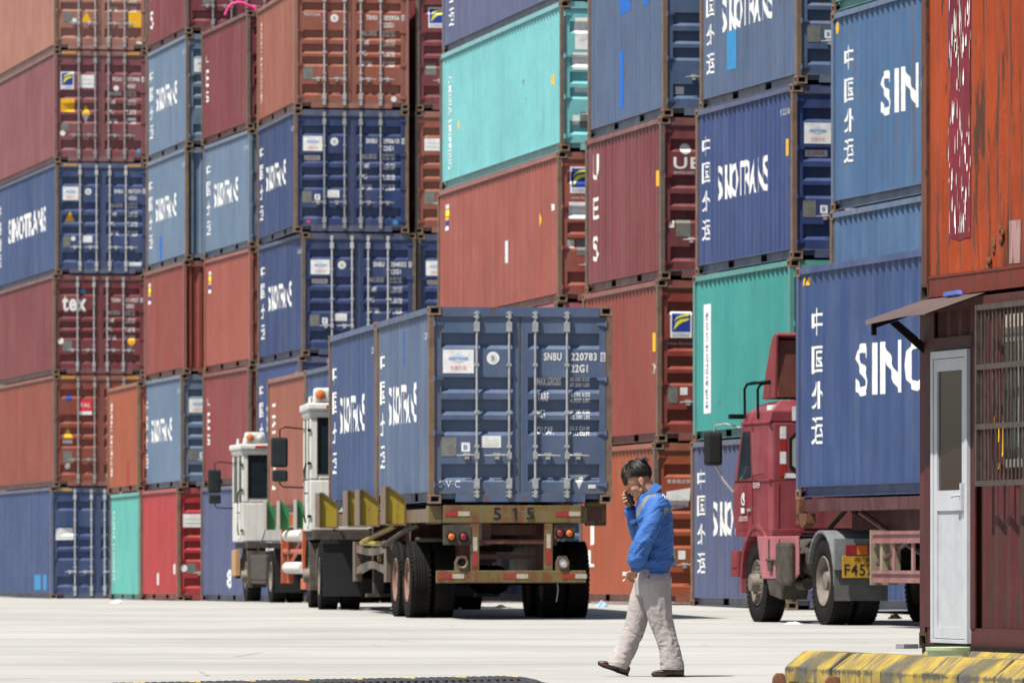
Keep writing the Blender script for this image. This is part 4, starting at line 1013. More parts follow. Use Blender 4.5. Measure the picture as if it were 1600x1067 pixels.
# body profile (y, z): raked windscreen, then tapering roof section
mb = MB()
prof = [(cr, zb), (cf-.1, zb), (cf+.02, zb+.1), (cf+.04, 1.75), (cf-.08, 1.95), (cf-.42, zt), (cr, zt)]
n_ = 6
secs = []
for x, ins in ((0.0, .05), (.05, .0), (2.35, .0), (2.40, .05)): secs.append([(x, y + (ins if y < 2 else -ins), z + (ins if z < 1.5 else 0)) for y, z in prof])
b0 = len(mb.v)
for s_ in secs: mb.v += s_
k = len(prof)
for i in range(3):
    for j in range(k):
        jj = (j+1) % k; mb.face((b0+i*k+j, b0+i*k+jj, b0+(i+1)*k+jj, b0+(i+1)*k+j))
mb.face(tuple(range(b0, b0+k))); mb.face(tuple(range(b0+3*k, b0+4*k)))
cab = part(mb, 'cab', red, t3, bevel=.025)
mb = MB()
rp = [[(0.0, cr+.0, zt+.003), (2.40, cr+.0, zt+.003), (2.40, cf-.40, zt+.003), (.0, cf-.40, zt+.003)], [(.03, cr+.0, zt+.14), (2.37, cr+.0, zt+.14), (2.35, cf-.5, zt+.14), (.05, cf-.5, zt+.14)], [(.16, cr+.10, zt+.28), (2.24, cr+.10, zt+.28), (2.2, cf-.75, zt+.26), (.2, cf-.75, zt+.26)]]
b0 = len(mb.v)
for r_ in rp: mb.v += r_
for i in range(2):
    for j in range(4): mb.face((b0+i*4+j, b0+i*4+(j+1) % 4, b0+(i+1)*4+(j+1) % 4, b0+(i+1)*4+j))
mb.face((b0+8, b0+9, b0+10, b0+11)); mb.face((b0, b0+1, b0+2, b0+3))
mb.box(-.015, cr-.02, zt-.02, .02, cf-.42, zt+.02)
roof = part(mb, 'roof', red, cab, bevel=.04)
mb = MB(); mb.box(.05, cr+.06, zt+.15, .16, cr+.3, zt+.22); mb.box(.30, cr-.006, zt+.02, .42, cr+.0, zt+.20); mb.box(.55, cr-.006, zt+.08, .95, cr+.0, zt+.17)
part(mb, 'roof_patch', M['oldwhite'], roof, split=True)
# side glass, quarter panel, door seams
mb = MB(); mb.prism([(cf-.92, 1.86), (cf-.22, 1.82), (cf-.50, zt-.10), (cf-.86, zt-.10)], 'x', -.004, .01); sgl = part(mb, 'side_window', M['truckglass'] if 'truckglass' in M else M['glass'], cab)
mb = MB(); mb.prism([(cr+.28, 1.90), (cr+.80, 1.88), (cr+.86, zt-.12), (cr+.30, zt-.10)], 'x', -.006, .01); part(mb, 'side_panel', redd, cab, bevel=.01)
mb = MB(); mb.box(-.004, cf-.99, 1.2, .01, cf-.975, zt-.05); mb.box(-.004, cf-.98, 1.80, .01, cf-.1, 1.815); mb.box(-.004, cr+.02, 1.80, .008, cr+.75, 1.812)
part(mb, 'door_seam', M['dark'], cab)
mb = MB(); mb.box(-.03, cf-.92, 1.42, -.002, cf-.80, 1.455); part(mb, 'door_handle', M['galv'], cab, bevel=.005)
mb = MB(); mb.box(-.012, cr+.0, 1.795, 2.41, cr+.5, 1.83); part(mb, 'waist_trim', red, cab, bevel=.008)
link('lettering', decal_mesh('lettering', [('d', .55, 1.62, .05, 'oldwhite'), ('t', 'G', .44, 1.50, .18, .16, 'oldwhite', .03), ('r', .44, 1.40, .62, 1.47, 'oldwhite'), ('t', 'LOGISTICS', .35, 1.30, .42, .06, 'oldwhite', .01), ('t', 'GX09', 1.05, 1.72, .32, .07, 'oldwhite', .01)], lambda u, v, d: (-d, cf-.02-u, v), base=.012), MKM, cab)
# rear wall: reflective strip, window
mb = MB()
for i, z in enumerate((1.86, 2.02, 2.18, 2.34)): mb.box(.14, cr-.006, z, .22, cr+.001, z+.155, (0, 1, 0, 1)[i])
mb.box(.20, cr-.006, 1.84, .42, cr+.001, 1.90, 1)
part(mb, 'reflective_strip', [M['refred'], M['oldwhite']], cab)
mb = MB(); mb.prism([(0.26, 1.98), (0.34, 1.9), (0.95, 1.9), (1.02, 1.98), (1.02, 2.34), (0.95, 2.42), (0.34, 2.42), (0.26, 2.34)], 'y', cr-.012, cr+.0, 0); mb.prism([(0.30, 2.0), (0.37, 1.94), (0.92, 1.94), (0.98, 2.0), (0.98, 2.32), (0.92, 2.38), (0.37, 2.38), (0.30, 2.32)], 'y', cr-.016, cr-.013, 1)
part(mb, 'rear_window', [M['rubber'], plain('dusty_glass', (.32, .33, .30), .3, .5)], cab)
mb = MB(); mb.box(.10, cr-.01, 1.2, .13, cr, 1.78); mb.box(.45, cr-.01, 1.2, 1.8, cr, 1.70); part(mb, 'rear_panel', redd, cab, bevel=.004)
# deflector
mb = MB(); mb.prism([(cr+.35, 2.86), (cr+.95, 2.86), (cr+.75, 3.25), (cr+.50, 3.60), (cr+.28, 3.66)], 'x', .16, .20, 0); mb.prism([(cr+.35, 2.86), (cr+.95, 2.86), (cr+.75, 3.25), (cr+.50, 3.60), (cr+.28, 3.66)], 'x', 2.2, 2.24, 0)
mb.prism([(cr+.93, 2.86), (cr+.97, 2.86), (cr+.78, 3.26), (cr+.52, 3.63), (cr+.30, 3.70), (cr+.28, 3.66), (cr+.50, 3.59), (cr+.74, 3.24)], 'x', .17, 2.23, 0)
mb.box(.2, cr+.34, 2.87, 2.2, cr+.37, 3.60, 1)
part(mb, 'air_deflector', [paint('deflector_red', (.2, .03, .03), .5, .2, .6, 343), plain('deflector_inside', (.13, .045, .03), .8, var=.5)], t3, bevel=.01)
mb = MB()
for y, z in ((cf-.6, 2.62), (cr+.55, 2.60)): mb.tube([(.0, y, z), (.0, y+.02, z+.38), (.03, y, z+.44), (.10, y-.02, z+.46), (2.2, y-.02, z+.46)], .018, 8)
mb.tube([(.03, cf-.6, 3.06), (.03, cr+.1, 3.07)], .018, 8); mb.box(-.12, cf-.35, 2.62, .3, cf-.22, 2.68)
part(mb, 'roof_rack', M['dark'], t3, smooth=True)
# mirror
mb = MB(); mb.tube([(.0, cf-.4, 2.50), (-.12, cf-.1, 2.56), (-.22, cf+.05, 2.54), (-.24, cf+.08, 2.42)], .014, 6); mb.tube([(.0, cf+.0, 1.68), (-.12, cf+.05, 1.84), (-.22, cf+.08, 2.04)], .016, 6); am = part(mb, 'mirror_arm', M['galv'], cab, smooth=True, split=True)
mb = MB(); mb.box(-.36, cf-.0, 2.02, -.13, cf+.16, 2.46); part(mb, 'mirror', M['black'], am, bevel=.05)
# bumper, steps, arch
mb = MB(); mb.box(.0, cf-.25, .58, 2.40, cf+.10, .92); mb.box(-.01, cf-.22, .70, .0, cf+.05, .90); part(mb, 'front_bumper', red, t3, bevel=.03)
mb = MB()
wy = 1.9
pts = [(wy+.70*math.cos(R(a)), .50+.70*math.sin(R(a))) for a in range(-10, 171, 15)]
for (a, b_), (c, d) in zip(pts, pts[1:]):
    l_ = math.hypot(a-wy, b_-.5); k1 = (l_+.07)/l_
    mb.prism([(a, b_), (c, d), (wy+(c-wy)*k1, .5+(d-.5)*k1), (wy+(a-wy)*k1, .5+(b_-.5)*k1)], 'x', -.01, .42)
mb.box(.005, cr-.1, 1.10, .4, cf-.1, 1.19)
part(mb, 'wheel_arch', red, t3, bevel=.008)
mb = MB(); mb.prism([(1.52, .56), (-.05, .56), (-.22, .62), (-.22, 1.10), (1.75, 1.10)], 'x', -.03, .0); pn = part(mb, 'battery_box', pinkp, t3, bevel=.012)
mb = MB(); mb.box(-.045, 1.12, .72, -.031, 1.15, 1.06); mb.box(-.045, .62, .72, -.031, .65, 1.06); mb.tube([(-.045, 1.25, .80), (-.045, .5, .79)], .016, 6); mb.box(-.06, .95, .66, -.031, 1.12, .77)
part(mb, 'hinge', M['grime'], pn)
mb = MB(); mb.prism([(.55, .30), (1.15, .36), (1.30, .555), (.40, .555)], 'x', -.02, .3); part(mb, 'step', M['grime'], t3)
mb = MB(); mb.box(-.12, -.12, .48, -.031, .55, 1.02); part(mb, 'fuel_tank_cover', M['grime'], t3, bevel=.05)
mb = MB(); mb.cyl((.35, -.25, .8), (.35, .8, .8), .27, n=20); mb.cyl((.12, .2, .62), (.12, .2, .95), .07, n=10); mb.box(.2, .1, .45, .5, .5, .55); mb.cyl((.15, -.05, .5), (.15, .3, .5), .08, n=10)
part(mb, 'air_tank', M['grime'], t3, smooth=True)
mb = MB(); mb.box(.75, -2.1, .75, .87, cf-.1, 1.02); mb.box(1.55, -2.1, .75, 1.67, cf-.1, 1.02); mb.box(.87, -1.9, .8, 1.55, -1.7, 1.0); mb.box(.7, .6, .55, 1.7, cf-.3, 1.1); part(mb, 'chassis', M['dark'], t3)
mb = MB(); mb.tube([(.5, .2, 1.2), (.6, -.3, 1.45), (.7, -.8, 1.3), (.8, -1.2, 1.15)], .03, 6); mb.tube([(.9, .3, 1.1), (.85, -.2, 1.42), (.95, -.9, 1.25)], .025, 6); mb.ell((1.2, -.2, 1.2), (.2, .2, .15), 10, 6); part(mb, 'air_line', M['grime'], t3, smooth=True)
# rear fender
DY = -1.25; mb = MB()
pts = [(DY+.60*math.cos(R(a)), .54+.60*math.sin(R(a))) for a in range(20, 181, 16)] + [(DY-.60, .48)]
for (a, b_), (c, d) in zip(pts, pts[1:]): mb.prism([(a, b_), (c, d), (c+.02*(c-DY), d+.03), (a+.02*(a-DY), b_+.03)], 'x', -.03, .66)
mb.box(-.03, DY-.665, .68, .66, DY-.61, 1.06)
part(mb, 'rear_fender', plain('fender_grey', (.17, .18, .19), .5, .4, var=.35), t3)
mb = MB(); mb.box(-.02, DY-.62, .30, .66, DY-.605, .68); part(mb, 'mudflap', plain('flap_grey', (.10, .10, .098), .8, var=.4), t3)
mb = MB(); mb.box(.10, DY-.70, .86, .24, DY-.67, .985, 0); mb.box(.24, DY-.70, .86, .38, DY-.67, .985, 1); mb.box(.38, DY-.70, .86, .66, DY-.67, .985, 0)
part(mb, 'tail_light', [M['redlens'], M['amber']], t3, bevel=.004)
mb = MB(); mb.box(.06, DY-.695, .58, .57, DY-.672, .855); pl = part(mb, 'licence_plate', plain('plate_yellow', (.42, .24, .02), .5, .4, var=.3, vs=14), t3, bevel=.006)
link('plate_number', decal_mesh('plate_number', [('t', 'F4523', .085, .61, .46, .14, 'black', .02), ('t', '粤 B', .20, .775, .22, .06, 'black', .01)], lambda u, v, d: (u, DY-.695-d, v), base=.003), MKM, pl)
wheel(t3, .14, wy, .51, rim='front'); wheel(t3, 2.26, wy, .51, rim='right')
for x in (.14, .47, 1.93, 2.26): wheel(t3, x, DY, .54, rim='out' if x < 1.2 else 'right')
# ------------------------------------------------------------------ office container and the orange one on it
TO = R(14.5); S_O = 209.0; LO = 6.058
xo, yo = (1436-800)/S_O, FPX/S_O
zo = .25
ox, oy = xo + LO*math.sin(TO), yo - LO*math.cos(TO)
def peel(name, c, under, seed, amount=.5, streak=.5):
    m, n, b = new_mat(name); o = (seed*3.7 % 40, seed*5.1 % 40, seed*2.3 % 40)
    v = coords(n, off=o); vs = coords(n, scale=(9, 9, .8), off=o); vf = coords(n, scale=(30, 30, 4), off=o)
    cc = mixc(n, ramp(n, noise_n(n, v, 1.2, 6, .6), .3, .7), c, tuple(x*.62 for x in c))
    cc = mixc(n, ramp(n, noise_n(n, vf, 1, 6, .65), .5, .75, 0, .35), cc, tuple(min(1, x*1.3+.03) for x in c))
    cc = mixc(n, ramp(n, noise_n(n, vs, 1.0, 9, .7, .5), .62-.1*streak, .66-.1*streak, 0, .9), cc, (.045, .022, .014))
    cc = mixc(n, ramp(n, noise_n(n, v, 7, 10, .75), .66-.08*amount, .70-.08*amount, 0, 1), cc, under)
    n.links.new(cc, b.inputs['Base Color']); b.inputs['Roughness'].default_value = .62; b.inputs['Specular IOR Level'].default_value = .3
    bp = N(n, 'ShaderNodeBump'); bp.inputs['Strength'].default_value = .6; bp.inputs['Distance'].default_value = .01
    n.links.new(noise_n(n, v, 9, 10, .7), bp.inputs['Height']); n.links.new(bp.outputs[0], b.inputs['Normal'])
    return m
offP = peel('office_maroon', (.075, .014, .015), (.028, .016, .012), 3, 1.0, 1.1); offF = peel('office_frame', (.085, .020, .016), (.07, .035, .022), 5, .8, .4)
orP = peel('peeling_orange', (.30, .045, .008), (.075, .03, .018), 8, .45, .85); orF = peel('rotted_post', (.13, .045, .024), (.035, .022, .016), 9, 1.2, .9); orR = peel('orange_rail', (.15, .022, .010), (.08, .03, .018), 12, .5, .6)
CAST2 = plain('rotted_casting', (.07, .04, .025), .85, .2, var=.6, vs=14)

off = container('20', (ox, oy, zo), TO, 0, (offP, offF, BAR[2]), 'dark maroon container office with a narrow white door and barred window', doors=False, name='container_office')
off['category'] = 'office'
upper = container('20', (ox+.012, oy, zo+2.596), TO, 0, (orP, orF, BAR[2]), 'peeling orange container stacked on the maroon office', doors=True, key='orange_up')
for r_ in (off, upper):
    for ch in r_.children:
        if ch.name.startswith('corner_casting'): ch.material_slots[0].material = CAST2
        if ch.name.startswith('corner_post'): ch.material_slots[0].material = offF if r_ is off else orF
# bottom rail face of the upper box (solid channel)
mb = MB(); mb.box(.006, .18, .03, .03, LO-.18, .15); mb.box(.0, .18, .151, .035, LO-.18, .17); mb.box(.0, .18, .012, .04, LO-.18, .03)
part(mb, 'bottom_rail', orR, upper)
mb = MB(); mb.box(.006, .18, -.02, .035, LO-.18, .15)
part(mb, 'bottom_rail', offF, off)
mb = MB(); mb.box(-.05, .1, -.10, .02, LO-.22, .035); part(mb, 'skid_beam', plain('skid_black', (.02, .012, .011), .8, .15, var=.5), off, bevel=.006)
# painted band with worn white lettering on the orange side (follows the ribs)
def up_side(u, v, d):
    y = LO - u; return (.030 + corr_depth(y, .13, LO-.13) - d, y, v)
random.seed(4)
def flake_items():
    it = [('p', [(.62, .44), (.80, .40), (1.0, .43), (1.01, .9), (.99, 1.5), (1.02, 2.50), (.61, 2.50), (.63, 1.6), (.60, 1.0)], 'band')]
    rnd = random.Random(11)
    for col_u in (.63, .65, .67, .69, .71, .74, .81, .84, .86, .88, .90, .92, .94, .96):
        z = .47
        while z < 2.45:
            w_ = rnd.uniform(.012, .05); h = rnd.uniform(.03, .22)
            w_ *= .24; h *= .8
            dens = .8 if (z < .85 or 1.1 < z < 1.35 or z > 1.65) else .35
            if rnd.random() < dens:
                u0 = col_u + rnd.uniform(-.03, .08)
                pts = [(u0, z), (u0+w_*.6, z-h*.1), (u0+w_, z+h*.4), (u0+w_*.7, z+h), (u0+w_*.1, z+h*.7), (u0-w_*.2, z+h*.3)]
                it.append(('p', pts, 'white'))
            z += h*rnd.uniform(.6, 2.6)
    it += [('r', .585, .40, .60, .50, 'logoblue'), ('r', .585, 1.7, .60, 2.5, 'logoblue')]
    return it
MKI['band'] = len(MK); bandm = peel('band_maroon', (.17, .018, .03), (.3, .06, .03), 15, .3, .2); MKM2 = MKM + [bandm]
sw = [c for c in upper.children if c.name.startswith('side_wall')][0]
link('lettering', decal_mesh('lettering', flake_items(), up_side, ucuts=[LO-c for c in corr_cuts(.13, LO-.13)]), MKM2, sw)
mb = MB()
for u, z in ((1.55, .33), (1.78, .40), (1.50, .19)):
    y = LO-u; xx = .030+corr_depth(y, .13, LO-.13)
    for k in range(5):
        rr = random.Random(k+int(u*100)); mb.ell((xx-.006, y+rr.uniform(-.03, .03), z+rr.uniform(-.05, .05)), (.012, .02, .03), 8, 5)
part(mb, 'rust_scab', M['rust'], sw, smooth=True)
link('primer_patch', decal_mesh('primer_patch', [('r', 1.98, .19, 2.14, .50, 'oldwhite')], up_side, ucuts=[LO-c for c in corr_cuts(.13, LO-.13)]), [peel('patch_grey', (.33, .20, .19), (.1, .04, .03), 21, .7, .6)]*len(MKM), sw)
# door
mb = MB(); dy1, dy0 = LO-.36, LO-1.215; zb_, zt_ = .045, 2.20
# surround: plain steel panels framing the doorway, proud of the ribs
mb.box(-.002, LO-.36, .16, .012, LO-.13, 2.50); mb.box(-.002, dy0-.10, .16, .012, dy0, 2.30); mb.box(-.002, dy0-.10, zt_+.005, .012, LO-.36, zt_+.10)
part(mb, 'door_surround', offP, off)
mb = MB(); X0, X1 = -.03, .02
mb.box(X0, dy0, zb_, X1, dy0+.055, zt_); mb.box(X0, dy1-.055, zb_, X1, dy1, zt_); mb.box(X0, dy0+.056, zt_-.055, X1, dy1-.056, zt_); mb.box(X0, dy0+.056, zb_, X1, dy1-.056, zb_+.03)
wd = plain('door_white', (.45, .465, .49), .35, .45, var=.15, vs=5)
door = part(mb, 'door', wd, off, bevel=.004)
mb = MB(); a, b_ = dy0+.06, dy1-.06
mb.box(-.022, a, zb_+.035, .012, a+.075, zt_-.06); mb.box(-.022, b_-.075, zb_+.035, .012, b_, zt_-.06)
mb.box(-.0215, a+.076, zt_-.15, .012, b_-.076, zt_-.06); mb.box(-.0215, a+.076, 1.02, .012, b_-.076, 1.17); mb.box(-.0215, a+.076, zb_+.035, .012, b_-.076, zb_+.12)
mb.box(-.008, a+.076, zb_+.12, .008, b_-.076, 1.02)
k = a + .076 + .05
while k < b_-.09: mb.box(-.0105, k, zb_+.125, -.008, k+.004, 1.015); k += .055
part(mb, 'door_leaf', wd, door, bevel=.003)
mb = MB(); mb.box(-.006, a+.076, 1.172, .004, b_-.076, zt_-.152)
part(mb, 'door_glass', M['officeglass'] if 'officeglass' in M else plain('office_glass', (.03, .016, .014), .06, .5), door)
mb = MB(); mb.box(-.05, a+.02, 1.02, -.022, a+.045, 1.22); mb.tube([(-.05, a+.033, 1.13), (-.075, a+.033, 1.13), (-.078, a+.12, 1.125), (-.075, a+.15, 1.12)], .010, 8)
part(mb, 'handle', wd, door, bevel=.003)
# awning
mb = MB(); ay0, ay1 = LO-1.50, LO-.06
mb.poly([(.02, ay1+.02, 2.60), (-.44, ay1, 2.44), (-.44, ay0, 2.44), (.02, ay0, 2.60)], 0); mb.poly([(.02, ay0, 2.592), (-.44, ay0, 2.432), (-.44, ay1, 2.432), (.02, ay1+.02, 2.592)], 0)
mb.poly([(-.44, ay0, 2.432), (-.44, ay0, 2.44), (-.44, ay1, 2.44), (-.44, ay1, 2.432)], 0)
mb.poly([(-.44, ay1-.0, 2.44), (-.50, ay1-.2, 2.40), (-.44, ay0+.4, 2.44)], 0)
aw = part(mb, 'awning', peel('awning_sheet', (.11, .075, .07), (.08, .045, .035), 30, .3, .2), off, norm=False)
mb = MB()
for y in (ay1-.06,):
    mb.box(-.40, y, 2.33, -.37, y+.04, 2.425); mb.prism([(-.40, 2.425), (-.01, 2.56), (-.01, 2.51), (-.40, 2.375)], 'y', y, y+.04); mb.prism([(-.26, 2.42), (-.20, 2.44), (.0, 2.28), (.0, 2.20)], 'y', y+.005, y+.035)
part(mb, 'awning_bracket', M['hole'], aw, split=True)
mb = MB(); mb.prism([(LO-1.0, 2.605), (LO-.66, 2.60), (LO-.68, 2.63), (LO-.98, 2.635)], 'x', -.03, .01)
tag(part(mb, 'sheet_scrap', plain('scrap_blue', (.08, .14, .45), .5), None), 'small blue sheet scrap wedged on top of the office awning', 'scrap')
bpy.context.view_layer.update()
sc = bpy.data.objects['sheet_scrap']; sc.matrix_world = off.matrix_world.copy()
# window: frame, shutters, glass; grille in front
mb = MB(); w0, w1, wz0, wz1 = LO-3.4, LO-1.98, 1.32, 2.42
fm = plain('window_frame_white', (.18, .19, .17), .5, var=.35, vs=12)
mb.box(-.006, w0, wz0, .03, w1, wz0+.06); mb.box(-.006, w0, wz1-.20, .03, w1, wz1-.14)
for y in (w1-.05, w1-.36, w1-.46, w1-.80, w1-1.1, w0): mb.box(-.0055, y, wz0+.06, .028, y+.045, wz1-.2)
win = part(mb, 'window', fm, off, bevel=.004)
mb = MB(); mb.box(.0, w0, wz0+.06, .012, w1-.05, wz1-.2); part(mb, 'pane', plain('window_pane', (.07, .075, .07), .12, .5, var=.5, vs=3), win)
mb = MB(); mb.box(-.005, w0, wz1-.14, .02, w1, wz1); part(mb, 'lintel', peel('paper_rag', (.4, .36, .32), (.1, .05, .04), 33, .8, .4), win)
mb = MB(); g0, g1, gz0, gz1 = LO-3.5, LO-1.62, 1.19, 2.50
for z in (gz0, gz0+.41, gz0+.84, gz1-.04): mb.box(-.10, g0, z, -.085, g1, z+.04)
for y in (g1-.03, g0): mb.box(-.101, y, gz0, -.07, y+.035, gz1)
for z in (gz0, gz1-.04): mb.box(-.085, g1-.03, z, .01, g1, z+.03)
y = g1 - .10; i = 0
while y > g0+.02:
    mb.tube([(-.082, y, gz0+.01), (-.082 + .004*math.sin(i*2.1), y+.004*math.sin(i*1.3), (gz0+gz1)/2), (-.082, y, gz1-.01)], .0095, 6); y -= .085; i += 1
part(mb, 'window_grille', plain('grille_steel', (.085, .062, .052), .6, .4, metal=.3, var=.5, vs=16), off)
link('paint_scribble', decal_mesh('paint_scribble', [('p', [(1.750, 1.50), (1.770, 1.51), (1.775, 1.60), (1.750, 1.62)], 'yellow'), ('p', [(1.800, 1.40), (1.840, 1.44), (1.830, 1.72), (1.810, 1.66)], 'yellow'), ('p', [(1.660, 1.68), (1.700, 1.70), (1.690, 1.62)], 'yellow'), ('p', [(1.750, 1.30), (1.800, 1.33), (1.790, 1.36), (1.750, 1.36)], 'yellow')], up_side, ucuts=[LO-c for c in corr_cuts(.13, LO-.13)]), MKM2, off)

# ------------------------------------------------------------------ kerb blocks
def kerb_mat(seed):
    m, n, b = new_mat('kerb_paint_%d' % seed); o = (seed*3.3, seed*1.7, 0)
    v = coords(n, off=o); tc = N(n, 'ShaderNodeTexCoord'); sp = N(n, 'ShaderNodeSeparateXYZ'); n.links.new(tc.outputs['Object'], sp.inputs[0])
    dg = N(n, 'ShaderNodeMath', operation='MULTIPLY_ADD'); dg.inputs[1].default_value = 1.3; n.links.new(sp.outputs[2], dg.inputs[0]); n.links.new(sp.outputs[1], dg.inputs[2])
    wb_ = N(n, 'ShaderNodeMath', operation='MULTIPLY_ADD'); wb_.inputs[1].default_value = .22; n.links.new(noise_n(n, v, 5, 5, .7), wb_.inputs[0]); n.links.new(dg.outputs[0], wb_.inputs[2])
    pp = N(n, 'ShaderNodeMath', operation='PINGPONG'); pp.inputs[1].default_value = .85; n.links.new(wb_.outputs[0], pp.inputs[0])
    st = ramp(n, pp.outputs[0], .60, .72, 0, .7)
    yel = mixc(n, ramp(n, noise_n(n, v, 7, 6), .35, .7), (.38, .265, .03), (.20, .145, .035)); blk = (.03, .034, .036)
    cc = mixc(n, st, yel, blk)
    vs = coords(n, scale=(3, 22, 9), off=o); 
    rot = N(n, 'ShaderNodeMapping'); rot.inputs['Rotation'].default_value = (R(58), 0, 0); rot.inputs['Scale'].default_value = (3, 12, 1.6); n.links.new(tc.outputs['Object'], rot.inputs[0])
    cc = mixc(n, ramp(n, noise_n(n, rot.outputs[0], 1.0, 6, .7), .48, .60, 0, .85), cc, (.07, .072, .066))
    cc = mixc(n, ramp(n, noise_n(n, v, 30, 6, .7), .58, .68, 0, .7), cc, (.20, .19, .165))
    ar = N(n, 'ShaderNodeMath', operation='SUBTRACT'); ar.inputs[1].default_value = .185; n.links.new(sp.outputs[2], ar.inputs[0])
    ab = N(n, 'ShaderNodeMath', operation='ABSOLUTE'); n.links.new(ar.outputs[0], ab.inputs[0])
    sm = N(n, 'ShaderNodeMath', operation='MULTIPLY_ADD'); sm.inputs[1].default_value = .16; n.links.new(noise_n(n, v, 6, 6, .7), sm.inputs[0]); n.links.new(ab.outputs[0], sm.inputs[2])
    cc = mixc(n, ramp(n, sm.outputs[0], .085, .10, .85, 0), cc, (.05, .052, .048))
    n.links.new(cc, b.inputs['Base Color']); b.inputs['Roughness'].default_value = .85
    bp = N(n, 'ShaderNodeBump'); bp.inputs['Strength'].default_value = .5; bp.inputs['Distance'].default_value = .008
    n.links.new(noise_n(n, v, 24, 8, .75), bp.inputs['Height']); n.links.new(bp.outputs[0], b.inputs['Normal'])
    return m
def kerb_block_mesh(L, Wd, H, ch, holes, seed):
    """bevelled concrete block with open drain slots along its foot"""
    mb = MB(); segs = []; y = 0
    for a, b_ in holes: segs.append((y, a, 0)); segs.append((a, b_, 1)); y = b_
    segs.append((y, L, 0))
    for a, b_, hole in segs:
        z0 = .10 if hole else 0
        mb.prism([(0, z0), (0, H-ch), (ch*1.25, H), (Wd-ch*.4, H), (Wd, H-ch*.4), (Wd, z0)], 'y', a, b_)
    me = mb.mesh('kerb_block', norm=False)
    bm = bmesh.new(); bm.from_mesh(me); bmesh.ops.remove_doubles(bm, verts=bm.verts, dist=1e-4)
    bmesh.ops.recalc_face_normals(bm, faces=bm.faces)
    es = [e for e in bm.edges if len(e.link_faces) == 2 and e.calc_face_angle(0) > R(30)]
    bmesh.ops.bevel(bm, geom=es, offset=.007, segments=1, affect='EDGES', clamp_overlap=True)
    for c in range(1, 18): bmesh.ops.bisect_plane(bm, geom=bm.verts[:]+bm.edges[:]+bm.faces[:], plane_co=(0, L*c/18, 0), plane_no=(0, 1, 0), dist=1e-4)
    for v in bm.verts:
        nn = noise.noise_vector(Vector((v.co.x*9+seed*5, v.co.y*5, v.co.z*9)))
        ed = max(0, 1 - min(v.co.y, L-v.co.y)/.08)
        v.co += nn*(.003 + .012*ed)
    bm.to_mesh(me); bm.free()
    for p in me.polygons: p.use_smooth = True
    me.set_sharp_from_angle(angle=R(28))
    return me
TK = R(15.5)
def kloc(px, s, dz=0): return (px-800)/s, FPX/s
kx, ky = kloc(1225, 235.0)
labs = ['yellow and black kerb block at the left end of the front row', 'second kerb block of the front row, badly scraped and slotted', 'third kerb block of the front row, in front of the green tub', 'bright yellow kerb block at the right of the front row', 'last yellow kerb block of the front row, at the picture edge']
d = 0
lens = [.95, 1.72, 1.45, 1.45, 1.3]
for i, l_ in enumerate(lens):
    d += l_
    x = kx + d*math.sin(TK); y = ky - d*math.cos(TK)
    o = link('kerb_block', kerb_block_mesh(l_-.012, .36, .305, .105, [(l_*.28, l_*.28+.22), (l_*.66, l_*.66+.2)] if i < 3 else [(l_*.5, l_*.5+.2)], i), kerb_mat(i+1)); o.location = (x, y, 0); o.rotation_euler = (0, 0, TK + R((.4, -.8, .6, -.3, 0)[i]))
    tag(o, labs[i], 'kerb block', 'yellow and black kerb blocks')
kx, ky = kloc(1372, 211.5); labs = ['kerb block under the near corner of the office, left of the green tub', 'kerb block behind the green tub, carrying the office', 'kerb block under the middle of the office', 'kerb block under the far right of the office']
d = 0
for i in range(4):
    l_ = 1.55; d += l_; x = kx + .30 + d*math.sin(TO); y = ky - d*math.cos(TO) + .2
    o = link('kerb_block', kerb_block_mesh(l_-.02, .5, .245, .06, [(.5, .7)], i+9), kerb_mat(i+8)); o.location = (x, y, 0); o.rotation_euler = (0, 0, TO)
    tag(o, labs[i], 'kerb block', 'kerb blocks carrying the office')
# timber scrap on the rear blocks
mb = MB(); mb.box(0, 0, 0, .14, .10, .035); o = part(mb, 'timber_offcut', plain('grey_timber', (.22, .22, .24), .8), None, bevel=.004)
o.location = ((1408-800)/209, FPX/209-.35, .25); o.rotation_euler = (0, 0, R(35)); tag(o, 'grey timber offcut lying at the left corner of the office', 'timber')
# green tub
bxp, byp = kloc(1481, 224); bx = empty('bucket', (bxp, byp, 0)); tag(bx, 'pale green plastic tub standing between the kerb rows by the white door', 'bucket')
gm = plain('tub_green', (.42, .50, .30), .5, .4, var=.3, vs=9)
mb = MB(); mb.lathe([(.0, .001), (.0, .105), (.28, .142), (.28, .155), (.30, .158), (.303, .150), (.30, .142), (.02, .10), (.02, .001)], (0, 0, 0), 36, 'z'); part(mb, 'tub', gm, bx, smooth=True)
mb = MB(); mb.tube([(.155*math.cos(R(a)), .155*math.sin(R(a)), .27 - .09*math.sin(R((a-170)))) for a in range(170, 351, 15)], .004, 6); part(mb, 'handle', M['galv'], bx, smooth=True)
# rusty stubs in front
for i, (px, w_, top, lb) in enumerate(((1217, .075, 1051, 'rusty steel stub on the ground left of the front kerb row'), (1301, .09, 1056, 'rusty steel stub in front of the first two kerb blocks'))):
    s = 246; mb = MB(); mb.prism([(-w_/2-.02, 0), (w_/2+.02, 0), (w_/2, .155), (w_/2-.012, .165), (-w_/2+.02, .165), (-w_/2, .14)], 'y', -.05, .07); mb.box(-.09, -.09, 0, .09, .11, .02)
    o = part(mb, 'steel_stub', M['rust'], None, bevel=.008); x, y = kloc(px, s); o.location = (x, y, 0); o.scale = (1, 1, ((872+.92*s-top)/s)/.165)
    tag(o, lb, 'steel stub', 'rusty steel stubs')
